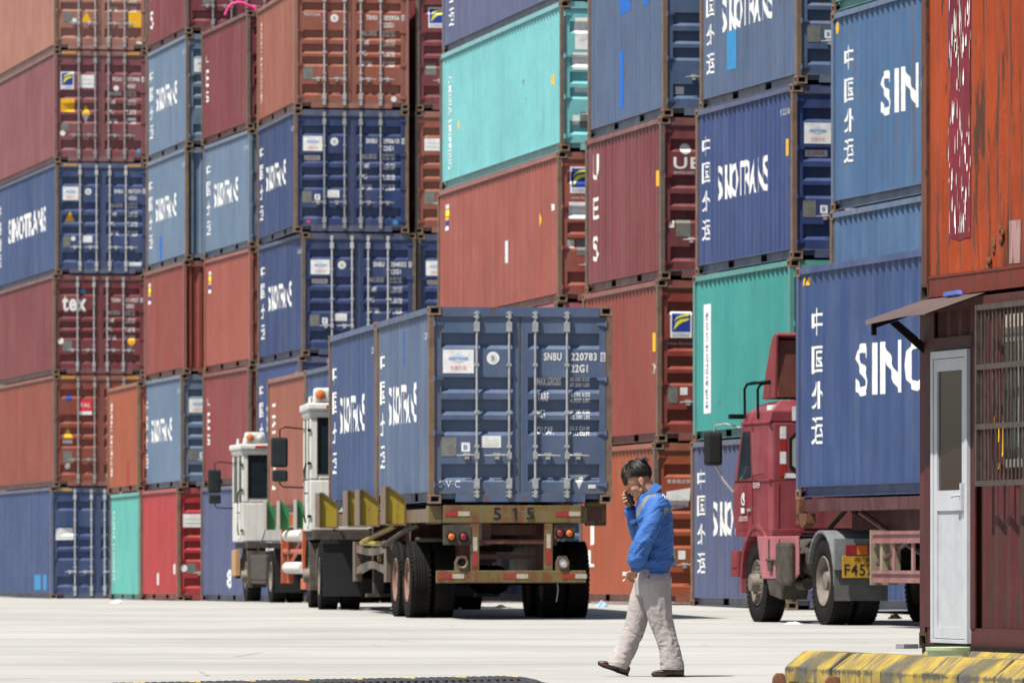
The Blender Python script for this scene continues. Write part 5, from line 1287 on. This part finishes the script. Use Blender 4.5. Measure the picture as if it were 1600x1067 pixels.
# speed bump
sb = empty('speed_bump', ((835-800)/211.6, FPX/211.6, 0), R(45)); tag(sb, 'black rubber speed bump with yellow chevrons at the bottom edge', 'speed bump')
mb = MB(); L_ = 4.2; rubm = plain('bump_rubber', (.055, .056, .062), .7, .35, var=.5, vs=22); seg = 9
prof = [(-.17, 0), (-.15, .018), (-.09, .045), (-.04, .055), (.04, .055), (.09, .045), (.15, .018), (.17, 0)]
mods = 8; ml = L_/mods
for k in range(mods):
    x1 = -k*ml - .004; x0 = -(k+1)*ml + .004
    cuts = [x0 + (x1-x0)*i/8 for i in range(9)]
    for a, c in zip(cuts, cuts[1:]):
        def sc_(x):
            e = 0.0
            if k == 0: e = max(0, 1 - (-x)/.30)
            return math.sqrt(max(0, 1-e*e))
        A = [(a, y, z*sc_(a)) for y, z in prof]; B = [(c, y, z*sc_(c)) for y, z in prof]
        for i in range(len(prof)-1): mb.quad(A[i], B[i], B[i+1], A[i+1], 0)
    mb.poly([(x0, y, z) for y, z in prof], 0); mb.poly([(x1, y, z*(1 if k else 0.02)) for y, z in prof], 0)
for k in range(mods):
    for t in range(14):
        for r_ in range(4):
            x = -k*ml - .05 - t*ml/14.5; y = -.13 + r_*.07; z = .052 - abs(y)*.17
            mb.box(x-.018, y-.012, z-.02, x+.012, y+.012, z+.008, 0) if (t+r_) % 2 and x > -L_+.03 and x < -.25 else None
part(mb, 'rubber_module', rubm, sb)
mb = MB()
for k in range(mods):
    c = -k*ml - ml*.5 
    mb.poly([(c-.10, .02, .0585), (c, -.09, .0495), (c+.10, .02, .0585), (c+.05, .04, .0585), (c, -.02, .0590), (c-.05, .04, .0585)], 0)
    mb.poly([(c-.10, .13, .034), (c+.10, .13, .034), (c, .05, .059)], 0)
part(mb, 'yellow_chevron', plain('chevron_yellow', (.62, .44, .12), .6, var=.3, vs=20), sb, norm=False)
# litter
def litter(px, py, w_, h, label, colr, seed):
    s_ = None
    for s in [x/2 for x in range(120, 420)]:
        y = FPX/s
        if abs(HY + (CAMZ-ground_z(y))*s - py) < .6: s_ = s; break
    s_ = s_ or 105; mb = MB(); rnd = random.Random(seed); nseg = 9
    rings = []
    for j in range(4):
        rr = 1 - j*.28; hh = h*(j/3.0)
        rings.append([(w_*.5*rr*math.cos(2*math.pi*i/nseg)*rnd.uniform(.7, 1.15), w_*.4*rr*math.sin(2*math.pi*i/nseg)*rnd.uniform(.7, 1.1), hh*rnd.uniform(.5, 1.2)) for i in range(nseg)])
    b0 = len(mb.v)
    for r_ in rings: mb.v += r_
    for j in range(3):
        for i in range(nseg): mb.face((b0+j*nseg+i, b0+j*nseg+(i+1) % nseg, b0+(j+1)*nseg+(i+1) % nseg, b0+(j+1)*nseg+i))
    mb.face(tuple(b0+3*nseg+i for i in range(nseg)))
    o = part(mb, 'litter', colr, None); x, y = (px-800)/s_, FPX/s_; o.location = (x, y, ground_z(y)+.002)
    tag(o, label, 'litter', 'litter on the concrete'); return o
wm = plain('litter_white', (.72, .72, .70), .6, var=.2, vs=20); bm_ = plain('litter_blue', (.35, .5, .7), .6, var=.4, vs=9); tm = plain('litter_tan', (.45, .36, .24), .7)
litter(941, 948, .26, .10, 'crumpled white and pale blue bag at the foot of the orange container', bm_, 1)
litter(1240, 975, .26, .03, 'scrap of white paper between the wheels of the red truck', wm, 2)
litter(183, 942, .30, .05, 'white scrap at the foot of the turquoise container', wm, 3)
litter(782, 950, .28, .05, 'tan scrap seen under the 515 trailer', tm, 4)
litter(1398, 967, .22, .09, 'small dark lump on the ground under the long blue container', M['dark'], 5)
# ------------------------------------------------------------------ the walking man
SP = 201.0; pxp, pyp = at(1010, SP)
man = empty('person', (pxp, pyp, ground_z(pyp)), 0); tag(man, 'man in blue jacket and beige trousers walking left with phone at his bowed face', 'person')
def q(px, py, y=0.0): return Vector(((px-1010)/SP, y, (1057-py)/SP))
def chain(mb, pts, n=14):
    """pts: (Vector, radius) : spheres joined by cones"""
    for (p, r) in pts: mb.ell(p, (r, r, r), n, n//2+2)
    for (a, ra), (b, rb) in zip(pts, pts[1:]):
        if (a-b).length > 1e-4: mb.cyl(a, b, ra*.995, rb*.995, n=n)
def loft(mb, secs, n=28, e=2.3):
    """secs: (cx, cz, hx, hy, cy)"""
    b0 = len(mb.v)
    for (cx, cz, hx, hy, cy) in secs:
        for i in range(n):
            a = 2*math.pi*i/n; c, s = math.cos(a), math.sin(a)
            mb.v.append((cx + hx*math.copysign(abs(c)**(2/e), c), cy + hy*math.copysign(abs(s)**(2/e), s), cz))
    for k in range(len(secs)-1):
        for i in range(n): j = (i+1) % n; mb.face((b0+k*n+i, b0+k*n+j, b0+(k+1)*n+j, b0+(k+1)*n+i))
    mb.face(tuple(b0+i for i in range(n))[::-1]); mb.face(tuple(b0+(len(secs)-1)*n+i for i in range(n)))
def blend(mb, name, voxel, smooth=3, disp=None):
    """union of overlapping volumes as one continuous smooth surface"""
    me = mb.mesh(name+'_src', norm=False)
    o = bpy.data.objects.new('tmp', me); col.objects.link(o)
    bm = bmesh.new(); bm.from_mesh(me); bmesh.ops.recalc_face_normals(bm, faces=bm.faces); bm.to_mesh(me); bm.free()
    m = o.modifiers.new('r', 'REMESH'); m.mode = 'VOXEL'; m.voxel_size = voxel; m.use_smooth_shade = True
    dg = bpy.context.evaluated_depsgraph_get(); out = bpy.data.meshes.new_from_object(o.evaluated_get(dg))
    bpy.data.objects.remove(o); bpy.data.meshes.remove(me)
    bm = bmesh.new(); bm.from_mesh(out)
    for _ in range(smooth): bmesh.ops.smooth_vert(bm, verts=bm.verts, factor=.5, use_axis_x=True, use_axis_y=True, use_axis_z=True)
    bm.normal_update()
    if disp:
        for v, n_ in [(v, v.normal.copy()) for v in bm.verts]: v.co += n_*disp(v.co)
    bm.to_mesh(out); bm.free(); out.name = name
    for p in out.polygons: p.use_smooth = True
    return out
HR = Matrix.Rotation(R(-33), 3, 'Y'); HO = q(1001, 752); HS = 1.06
def hd(x, y, z): return HO + HR @ Vector((x, y, z))*HS
rot_h = HR
# body: head, neck, torso, arms, hands in one skin
mb = MB()
def he(c, r, extra=None, nu=20, nv=14): mb.ell(hd(*c), tuple(v*HS for v in r), nu, nv, rot=(HR @ extra) if extra else HR)
he((.008, 0, .062), (.098, .076, .090)); he((-.040, 0, .035), (.060, .066, .075)); he((-.052, 0, -.020), (.050, .058, .070)); he((-.058, 0, -.070), (.040, .046, .036)); he((-.030, 0, -.055), (.045, .056, .035))
he((-.088, 0, -.096), (.016, .02, .016)); he((-.088, 0, .030), (.016, .045, .012))                 # chin, brow
for i in range(6): he((-.094-.0045*i, 0, .022-.0085*i), (.012, .009+.0011*i, .012))
he((-.108, .011, -.026), (.010, .008, .008)); he((-.108, -.011, -.026), (.010, .008, .008))      # nostrils
he((-.099, 0, -.052), (.010, .022, .006)); he((-.097, 0, -.064), (.010, .020, .0065))             # lips
for s in (-1, 1):
    he((-.068, .036*s, -.020), (.026, .022, .024)); he((-.090, .030*s, .010), (.010, .014, .009))    # cheek, lid
    he((.004, .079*s, .0), (.020, .008, .031), Matrix.Rotation(R(12), 3, 'Y')); he((-.004, .083*s, -.02), (.010, .006, .012)); he((.016, .086*s, .006), (.009, .006, .024))
chain(mb, [(hd(.018, 0, -.03), .058), (q(1016, 772), .060), (q(1021, 784), .075)])
loft(mb, [(q(1021, 784).x, q(0, 784).z, .09, .15, 0), (q(1022, 800).x, q(0, 800).z, .11, .17, 0), (q(1021, 850).x, q(0, 850).z, .11, .15, 0), (q(1021, 900).x, q(0, 900).z, .11, .14, 0)])
chain(mb, [(q(1026, 790, -.16), .05), (q(1002, 850, -.20), .042), (q(994, 884, -.185), .028), (q(990, 893, -.18), .027)])
chain(mb, [(q(1019, 792, .16), .05), (q(1002, 833, .19), .042), (q(986, 800, .12), .030), (q(984.5, 792, .10), .027)])
# near hand: fist round a packet
def ch(pts): chain(mb, pts, 10)
mb.ell(q(988.5, 897.5, -.178), (.037, .024, .034), 16, 10, Matrix.Rotation(R(-35), 3, 'Y'))
for i, (fy, a, b_, c) in enumerate(((-.206, (983.5, 896), (978.5, 898.5), (979.5, 902.5)), (-.198, (984.5, 899.5), (979.8, 902.8), (981.5, 905.8)), (-.186, (986.5, 902), (982.5, 905.5), (984.5, 908)), (-.170, (989, 903.5), (986, 907), (988, 908.5)))):
    ch([(q(*a, fy+.012), .0115), (q(*b_, fy), .0102), (q(*c, fy+.004), .009), (q(c[0]+2.5, c[1]-.5, fy+.016), .0082)])
ch([(q(988, 893, -.203), .012), (q(982.5, 893.5, -.212), .0105), (q(978.5, 895.5, -.208), .009)])
# far hand: wrapped round the phone
mb.ell(q(983, 784, .070), (.036, .022, .040), 16, 10, Matrix.Rotation(R(25), 3, 'Y'))
for (a, b_, c) in (((978.5, 777), (974.8, 769.5), (979.5, 767.8)), ((977.2, 780), (973.2, 774), (978.5, 772.2)), ((977, 784), (973.6, 779.2), (979, 777.2)), ((978, 787.5), (975.4, 784.2), (980, 782))):
    ch([(q(*a, .055), .0112), (q(*b_, .035), .0100), (q(*c, .020), .0090)])
ch([(q(985, 782, .048), .012), (q(988.5, 777, .058), .0105), (q(989.5, 771.5, .052), .009)])
skin = plain('skin', (.40, .205, .125), .5, .35, var=.18, vs=18)
body = link('person_body', blend(mb, 'person_body', .0042, 2), skin, man)
# eyes, brows
mb = MB()
for s in (-1, 1): mb.ell(hd(-.0945, .030*s, .004), (.005, .010, .0022), 10, 6, HR)
part(mb, 'eye', plain('eye_dark', (.02, .015, .012), .3), body, smooth=True)
mb = MB()
for s in (-1, 1): mb.tube([hd(-.098, .014*s, .028), hd(-.099, .032*s, .034), hd(-.086, .052*s, .030)], [.003, .0045, .002], 6)
hairm = plain('hair_black', (.014, .011, .010), .5, .4, var=.6, vs=60)
part(mb, 'eyebrow', hairm, body, smooth=True)
# hair: a cap on the skull and many wind-blown locks
mb = MB()
C = (.010, 0, .070); RX = (.106, .083, .098)
def scalp(th, ph, k=1.0):   # th from the crown, ph: 0 = back
    return (C[0] + RX[0]*k*math.sin(th)*math.cos(ph), C[1] + RX[1]*k*math.sin(th)*math.sin(ph), C[2] + RX[2]*k*math.cos(th))
def hairline(ph):           # how far the hair reaches from the crown: back low, front high
    c = math.cos(ph); return R(60) + R(80)*((1+c)/2)**.9
nu, nv = 40, 12; b0 = len(mb.v)
for i in range(nv+1):
    for j in range(nu):
        ph = 2*math.pi*j/nu; th = hairline(ph)*i/nv
        mb.v.append(tuple(hd(*scalp(th, ph, 1.0 if i < nv else .955))))
for i in range(nv):
    for j in range(nu): jj = (j+1) % nu; mb.face((b0+i*nu+j, b0+(i+1)*nu+j, b0+(i+1)*nu+jj, b0+i*nu+jj))
rnd = random.Random(5)
for k in range(2600):
    ph = rnd.uniform(0, 2*math.pi); th = hairline(ph)*math.sqrt(rnd.random())*.98; sd_ = 1 if ph < math.pi else -1
    # the parted patch above the temple stays thin
    p0 = Vector(scalp(th, ph, .99)); L_ = rnd.uniform(.03, .055) if th < R(58) else rnd.uniform(.012, .026)
    fx = -math.cos(ph)
    if ph > math.pi and R(35) < th < R(70) and 0.0 < fx < .75 and rnd.random() < .6: continue
    crown = Vector((.045, 0, .165))
    d = (p0 - crown); d = d.normalized() if d.length > .01 else Vector((1, 0, 0))
    up = Vector((p0.x-C[0], p0.y, p0.z-C[2])).normalized()
    lift = rnd.uniform(.05, .45) if th < R(58) else rnd.uniform(0, .1)
    if fx < .1 and th < R(55): lift = rnd.uniform(.1, .5); d = d + Vector((.5, 0, .1))
    d = (d - up*d.dot(up)).normalized()
    d = (d + Vector((0, 0, -.35)) + Vector((rnd.uniform(-.25, .25), rnd.uniform(-.25, .25), rnd.uniform(-.1, .1)))).normalized()
    p1 = p0 + d*L_*.5 + up*L_*lift*.7; p2 = p0 + d*L_ + up*L_*lift*.55 + Vector((0, 0, -.004))
    mb.tube([hd(*p0), hd(*p1), hd(*p2)], [.0026, .0021, .0004], 4)
for k in range(150):          # fringe falling over the forehead and the tuft at the back
    y = rnd.uniform(-.055, .055); p0 = Vector((-.078+abs(y)*.35, y, .105)); mb.tube([hd(*p0), hd(p0.x-.030, y*1.05, .088), hd(p0.x-.034+rnd.uniform(-.008, .008), y*1.15-.004, .046+rnd.uniform(-.016, .012))], [.003, .0026, .0005], 4)
for k in range(70):
    y = rnd.uniform(-.055, .045); t_ = rnd.random(); p0 = Vector((.06+.03*t_, y, .145-.03*t_)); mb.tube([hd(*p0), hd(.092+.02*t_+rnd.uniform(-.008, .008), y*1.1, .146-.03*t_+rnd.uniform(-.01, .008)), hd(.118+.026*t_+rnd.uniform(-.02, .015), y*1.2, .136-.036*t_+rnd.uniform(-.018, .012))], [.003, .0024, .0005], 4)
hair_o = part(mb, 'hair', hairm, man, smooth=60, norm=False)
mb = MB()
for k in range(110):         # thin parted patch above the temple where the scalp shows through
    ph = rnd.uniform(3.75, 4.45); th = R(rnd.uniform(38, 74)); p0 = Vector(scalp(th, ph, 1.02)); p1 = Vector(scalp(th+R(9), ph-.12, 1.05)); p2 = Vector(scalp(th+R(18), ph-.22, 1.03))
    mb.tube([hd(*p0), hd(*p1), hd(*p2)], [.0024, .0028, .0006], 4)
part(mb, 'thin_patch', plain('scalp_through_hair', (.17, .125, .105), .5, .3, var=.4, vs=40), hair_o, smooth=60, norm=False)
# jacket
def fold(s1, s2, s3, a, seed=0):
    def f(co):
        p = Vector((co.x*s1, co.y*s2, co.z*s3)) + Vector((seed, seed*.7, 0))
        n1 = noise.noise(p + noise.noise_vector(p*.6)*.8); n2 = noise.noise(p*2.3)
        return a*(1-2*abs(n1)) + a*.35*n2
    return f
jf0 = fold(6, 6, 10, .0075, 3); jf1 = fold(6, 12, 24, .0045, 8); jf2 = fold(9, 9, 34, .006, 5)
def jf(co):
    k = max(0, min(1, (q(0, 838).z - co.z)/.2))*(1 if co.y < 0 else .6)
    c2 = Vector((co.x*.8+co.z*.6, co.y, co.z*.8-co.x*.6)); return jf0(c2) + jf1(c2) + jf2(c2)*k
def jd(co):
    d = jf(co)
    if abs(co.z - q(0, 889).z) < .022: d = -.004 + .003*math.sin(math.atan2(co.y, co.x-.055)*46)       # gathered hem
    elif abs(co.z - q(0, 876).z) < .05: d += .010*(1-abs(co.z - q(0, 876).z)/.05)
    return d
mb = MB()
def S(cx, py, hx, hy, cy=0): return ((cx-1010)/SP, (1057-py)/SP, hx/SP, hy, cy)
loft(mb, [S(1018, 769, 13, .070), S(1020, 775, 19, .105), S(1021, 783, 23, .160), S(1022, 794, 26.5, .195), S(1023, 815, 27.5, .192), S(1023.5, 850, 27, .180), S(1023, 878, 26.5, .175), S(1022, 889, 25.5, .165), S(1021.5, 895, 24.5, .160)])
chain(mb, [(q(1026, 789, -.155), .076), (q(1019, 816, -.222), .070), (q(1004, 846, -.250), .072), (q(997, 862, -.242), .070), (q(994.5, 874, -.222), .059), (q(994, 884, -.190), .043)], 18)
chain(mb, [(q(1019, 790, .150), .072), (q(1004, 822, .195), .068), (q(1000, 834, .195), .064), (q(992, 815, .160), .055), (q(986, 800, .115), .046)], 16)
jm = blend(mb, 'jacket', .0055, 5, jd)
jblue = plain('jacket_blue', (.042, .125, .37), .7, .2, var=.12, vs=3); refl = plain('reflective_grey', (.155, .155, .14), .5, .5, var=.15, vs=20); darkb = plain('cuff_dark_blue', (.015, .05, .22), .7)  # darkb: deeper blue than the jacket, for the far cuff
def dseg(p, a, b):
    ab = (b[0]-a[0], b[1]-a[1]); t = max(0, min(1, ((p[0]-a[0])*ab[0]+(p[1]-a[1])*ab[1])/(ab[0]**2+ab[1]**2)))
    return math.hypot(p[0]-a[0]-ab[0]*t, p[1]-a[1]-ab[1]*t)
strip = [(989, 818), (994, 806), (1001, 792), (1010, 778), (1018, 772.5), (1028, 778), (1035, 788), (1038, 803)]
for p in jm.polygons:
    c = p.center; X, Z = c.x*SP+1010, 1057-c.z*SP; n_ = p.normal
    if .05 < abs(c.y) < .20 and min(dseg((X, Z), a, b) for a, b in zip(strip, strip[1:])) < 2.6: p.material_index = 1
    if X > 1034 and 793.5 < Z < 801 and abs(c.y) < .21: p.material_index = 1
jk = link('jacket', jm, [jblue, refl], man)
# collar, flap, pocket, piping, print
mb = MB(); n = 30; rows = []
c0, c1 = q(1025, 757), q(994, 791)
ctr = (c0+c1)/2; ax = (c1-c0).normalized(); upv = Vector((-ax.z, 0, ax.x)); upv = upv if upv.z > 0 else -upv; hl = (c1-c0).length/2
for (k, o_) in ((1.20, -.045), (1.12, -.012), (1.04, .020), (.96, .016), (1.0, -.030)):
    rows.append([ctr + ax*(hl*k*math.cos(2*math.pi*i/n)) + Vector((0, .088*k*math.sin(2*math.pi*i/n), 0)) + upv*(o_ + .004*math.sin(i*1.7) - (.018*max(0, math.cos(2*math.pi*i/n))**3)) for i in range(n)])
b0 = len(mb.v)
for r_ in rows: mb.v += [tuple(p) for p in r_]
for k in range(4):
    for i in range(n):
        j = (i+1) % n; mb.face((b0+k*n+i, b0+k*n+j, b0+(k+1)*n+j, b0+(k+1)*n+i))
part(mb, 'collar', jblue, jk, smooth=60)
mb = MB(); mb.prism([(q(986, 0).x, q(0, 820).z), (q(993, 0).x, q(0, 817).z), (q(993.5, 0).x, q(0, 811).z), (q(983.5, 0).x, q(0, 814).z)], 'y', -.11, -.02); part(mb, 'pocket_flap', jblue, jk, bevel=.004)
mb = MB(); mb.box(q(985.2, 0).x, -.115, q(0, 821.5).z, q(993.6, 0).x, -.02, q(0, 818.5).z); part(mb, 'pen_clip', M['black'], jk, bevel=.004)
mb = MB(); pts = []
for t in range(9):
    a = t/8; pts.append(q(1006+27*a, 832+11*math.sin(math.pi*min(1, a*1.3)*.9), -.262+.05*a**2))
# shoulder print
# print on the back of the shoulder: short pale marks laid on the cloth
from mathutils.bvhtree import BVHTree
bv = BVHTree.FromPolygons([v.co.copy() for v in jm.vertices], [tuple(p.vertices) for p in jm.polygons])
def on_cloth(px, py, off_=.003, y0=-.6):
    hit = bv.ray_cast(q(px, py, y0), Vector((0, 1, 0)))
    return (hit[0] + hit[1]*off_) if hit[0] else None
mb = MB()
for (a, b_) in (((1033, 774), (1037, 771)), ((1034, 777), (1040, 772.5)), ((1036, 773), (1038, 777)), ((1037, 779), (1042, 776)), ((1040, 776), (1041.5, 781)), ((1035, 771), (1034, 776))):
    A, B = on_cloth(*a), on_cloth(*b_)
    if A and B: mb.tube([A, (A+B)/2, B], .0028, 5)
if mb.v: part(mb, 'back_print', M['white'], jk)
mb = MB(); P = [on_cloth(*c) for c in ((1007, 838), (1012, 841), (1018, 845), (1022, 846), (1025, 843), (1030, 835), (1034, 825), (1037, 812))]
P = [p for p in P if p]
if len(P) > 2: mb.tube(P, .0028, 6); part(mb, 'piping', plain('piping_light', (.12, .25, .62), .5), jk, smooth=True)
mb = MB(); mb.lathe([(-.03, .038), (.0, .044), (.03, .041)], (0, 0, 0), 20, 'z')
cf_ = part(mb, 'cuff', darkb, jk, smooth=True); cf_.location = q(985.8, 797, .108); cf_.rotation_euler = (0, R(-20), 0)
mb = MB(); mb.lathe([(-.022, .036), (.0, .041), (.02, .044)], (0, 0, 0), 20, 'z')
cf_ = part(mb, 'cuff', jblue, jk, smooth=True); cf_.location = q(993, 888, -.186); cf_.rotation_euler = (0, R(25), 0)
# trousers
tf = fold(12, 10, 4, .007, 9); tf2 = fold(15, 12, 22, .007, 20)
def td(co):
    d = tf(co)
    d += tf2(Vector((co.x*.9+co.z*.35, co.y, co.z)))*max(.18, min(.85, .95 - 1.3*co.z))
    return d
mb = MB()
loft(mb, [S(1020, 887, 24, .145), S(1020, 897, 26, .155), S(1020.5, 908, 28, .165), S(1020, 920, 27, .165), S(1018, 930, 24, .15)])
mb.ell(q(1031, 908, -.07), (.088, .085, .095), 16, 10); mb.ell(q(1029, 908, .07), (.085, .085, .095), 16, 10)
chain(mb, [(q(1022, 912, -.085), .112), (q(1027, 940, -.09), .104), (q(1031, 965, -.09), .090), (q(1038.5, 988, -.09), .080), (q(1045.5, 1010, -.09), .075), (q(1048, 1028, -.09), .080), (q(1049.5, 1041, -.09), .086)], 20)
chain(mb, [(q(1013, 912, .08), .108), (q(1004, 940, .085), .098), (q(996, 965, .09), .082), (q(989.5, 989, .09), .076), (q(980.5, 1010, .09), .073), (q(971.5, 1028, .09), .076), (q(966, 1037, .09), .082)], 20)
tm_ = blend(mb, 'trousers', .006, 5, td)
trm = plain('trouser_beige', (.36, .325, .315), .8, .15, var=.14, vs=4)
# flat hems: trim the rounded ends
bm = bmesh.new(); bm.from_mesh(tm_)
for (co, no, side) in ((q(1050, 1045.5, 0), Vector((.0, 0, -1)), -1), (q(966, 1042, 0), Vector((-.28, 0, -1)).normalized(), 1)):
    vs_ = [v for v in bm.verts if (v.co.y < 0) == (side < 0) and v.co.z < .25]
    for v in vs_:
        d = (v.co - co).dot(no)
        if d > 0: v.co -= no*d*.97
bm.to_mesh(tm_); bm.free()
tr_o = link('trousers', tm_, trm, man)
mb = MB(); mb.ell(q(1013, 903, -.172), (.012, .008, .022), 10, 8); part(mb, 'belt_tag', M['plate'], tr_o, smooth=True)
# shoes
def shoe(loc, pitch, side):
    mb = MB(); b0 = 0
    secs = []
    for x, hw, z0, z1 in ((.125, .022, .022, .060), (.118, .034, .006, .075), (.085, .036, .0, .080), (.03, .035, .004, .068), (-.03, .043, .002, .060), (-.08, .046, .0, .052), (-.115, .038, .004, .042), (-.130, .020, .014, .030)):
        secs.append((x, hw, z0, z1))
    n = 18
    for x, hw, z0, z1 in secs:
        for i in range(n):
            a = 2*math.pi*i/n; c, s = math.cos(a), math.sin(a)
            mb.v.append((x, hw*math.copysign(abs(c)**.8, c), (z0+z1)/2 + (z1-z0)/2*math.copysign(abs(s)**.75, s)))
    for k in range(len(secs)-1):
        for i in range(n): j = (i+1) % n; mb.face((k*n+i, k*n+j, (k+1)*n+j, (k+1)*n+i))
    mb.face(tuple(range(n))); mb.face(tuple((len(secs)-1)*n+i for i in range(n))[::-1])
    sh = part(mb, 'shoe', plain('shoe_brown_'+str(side), (.075, .032, .016), .4, .5, var=.4, vs=20), man, smooth=60)
    mb = MB(); mb.prism([(.13, .0), (.13, .014), (-.10, .012), (-.132, .020), (-.12, .002), (-.08, -.004), (.0, .0), (.04, -.004)], 'y', -.040, .040); part(mb, 'sole', M['black'], sh, bevel=.004)
    mb = MB(); mb.tube([(-.02, -.046, .046), (-.085, -.046, .040), (-.112, -.034, .034), (-.124, .0, .032)], .003, 6); mb.tube([(-.01, -.03, .064), (-.02, .0, .070), (-.01, .03, .064)], .005, 6); part(mb, 'stitching', sh.material_slots[0].material, sh)
    sh.location = loc; sh.rotation_euler = (0, pitch, 0)
shoe(q(1043.5, 1056.7, -.09), 0, 0); shoe(q(957.5, 1047.6, .09), R(20), 1)
# socks / ankles so that the hems are not empty
mb = MB(); chain(mb, [(q(1049, 1035, -.09), .035), (q(1050, 1047, -.09), .038)]); chain(mb, [(q(969, 1030, .09), .035), (q(966, 1043, .09), .038)]); part(mb, 'sock', M['black'], man, smooth=True)
# things held
mb = MB(); mb.box(-.019, -.030, -.060, .019, .030, .060); ph_ = part(mb, 'phone', M['black'], None, bevel=.008, smooth=40)
ph_.location = Vector((pxp, pyp, ground_z(pyp))) + q(983.8, 777.5, .028); ph_.rotation_euler = (0, R(-28), R(8)); tag(ph_, 'black mobile phone held to the mouth of the walking man', 'phone')
mb = MB(); mb.box(-.024, -.014, -.016, .024, .014, .016); pk_ = part(mb, 'packet', M['white'], None, bevel=.004)
pk_.location = Vector((pxp, pyp, ground_z(pyp))) + q(977, 896.5, -.196); pk_.rotation_euler = (0, R(6), 0); tag(pk_, 'small white packet in the lowered hand of the walking man', 'packet')
mb = MB(); mb.tube([q(976, 904.5, -.20), q(972.5, 907.5, -.205)], .0042, 8); cg = part(mb, 'cigarette', M['white'], None); cg.location = (pxp, pyp, ground_z(pyp)); tag(cg, 'thin cigarette between the fingers of the lowered hand', 'cigarette')
# cloth creases finer than the mesh
for m_, sc_, st_ in ((jblue, (6, 6, 14), .3), (trm, (9, 8, 5), .18)):
    n = m_.node_tree; b = n.nodes['Principled BSDF']; v = coords(n, scale=sc_)
    nn = noise_n(n, v, 1.0, 3, .5, 1.2); a1 = N(n, 'ShaderNodeMath', operation='SUBTRACT'); a1.inputs[1].default_value = .5; n.links.new(nn, a1.inputs[0])
    a2 = N(n, 'ShaderNodeMath', operation='ABSOLUTE'); n.links.new(a1.outputs[0], a2.inputs[0])
    bp = N(n, 'ShaderNodeBump'); bp.inputs['Strength'].default_value = st_; bp.inputs['Distance'].default_value = .06; bp.invert = True
    n.links.new(a2.outputs[0], bp.inputs['Height']); n.links.new(bp.outputs[0], b.inputs['Normal'])
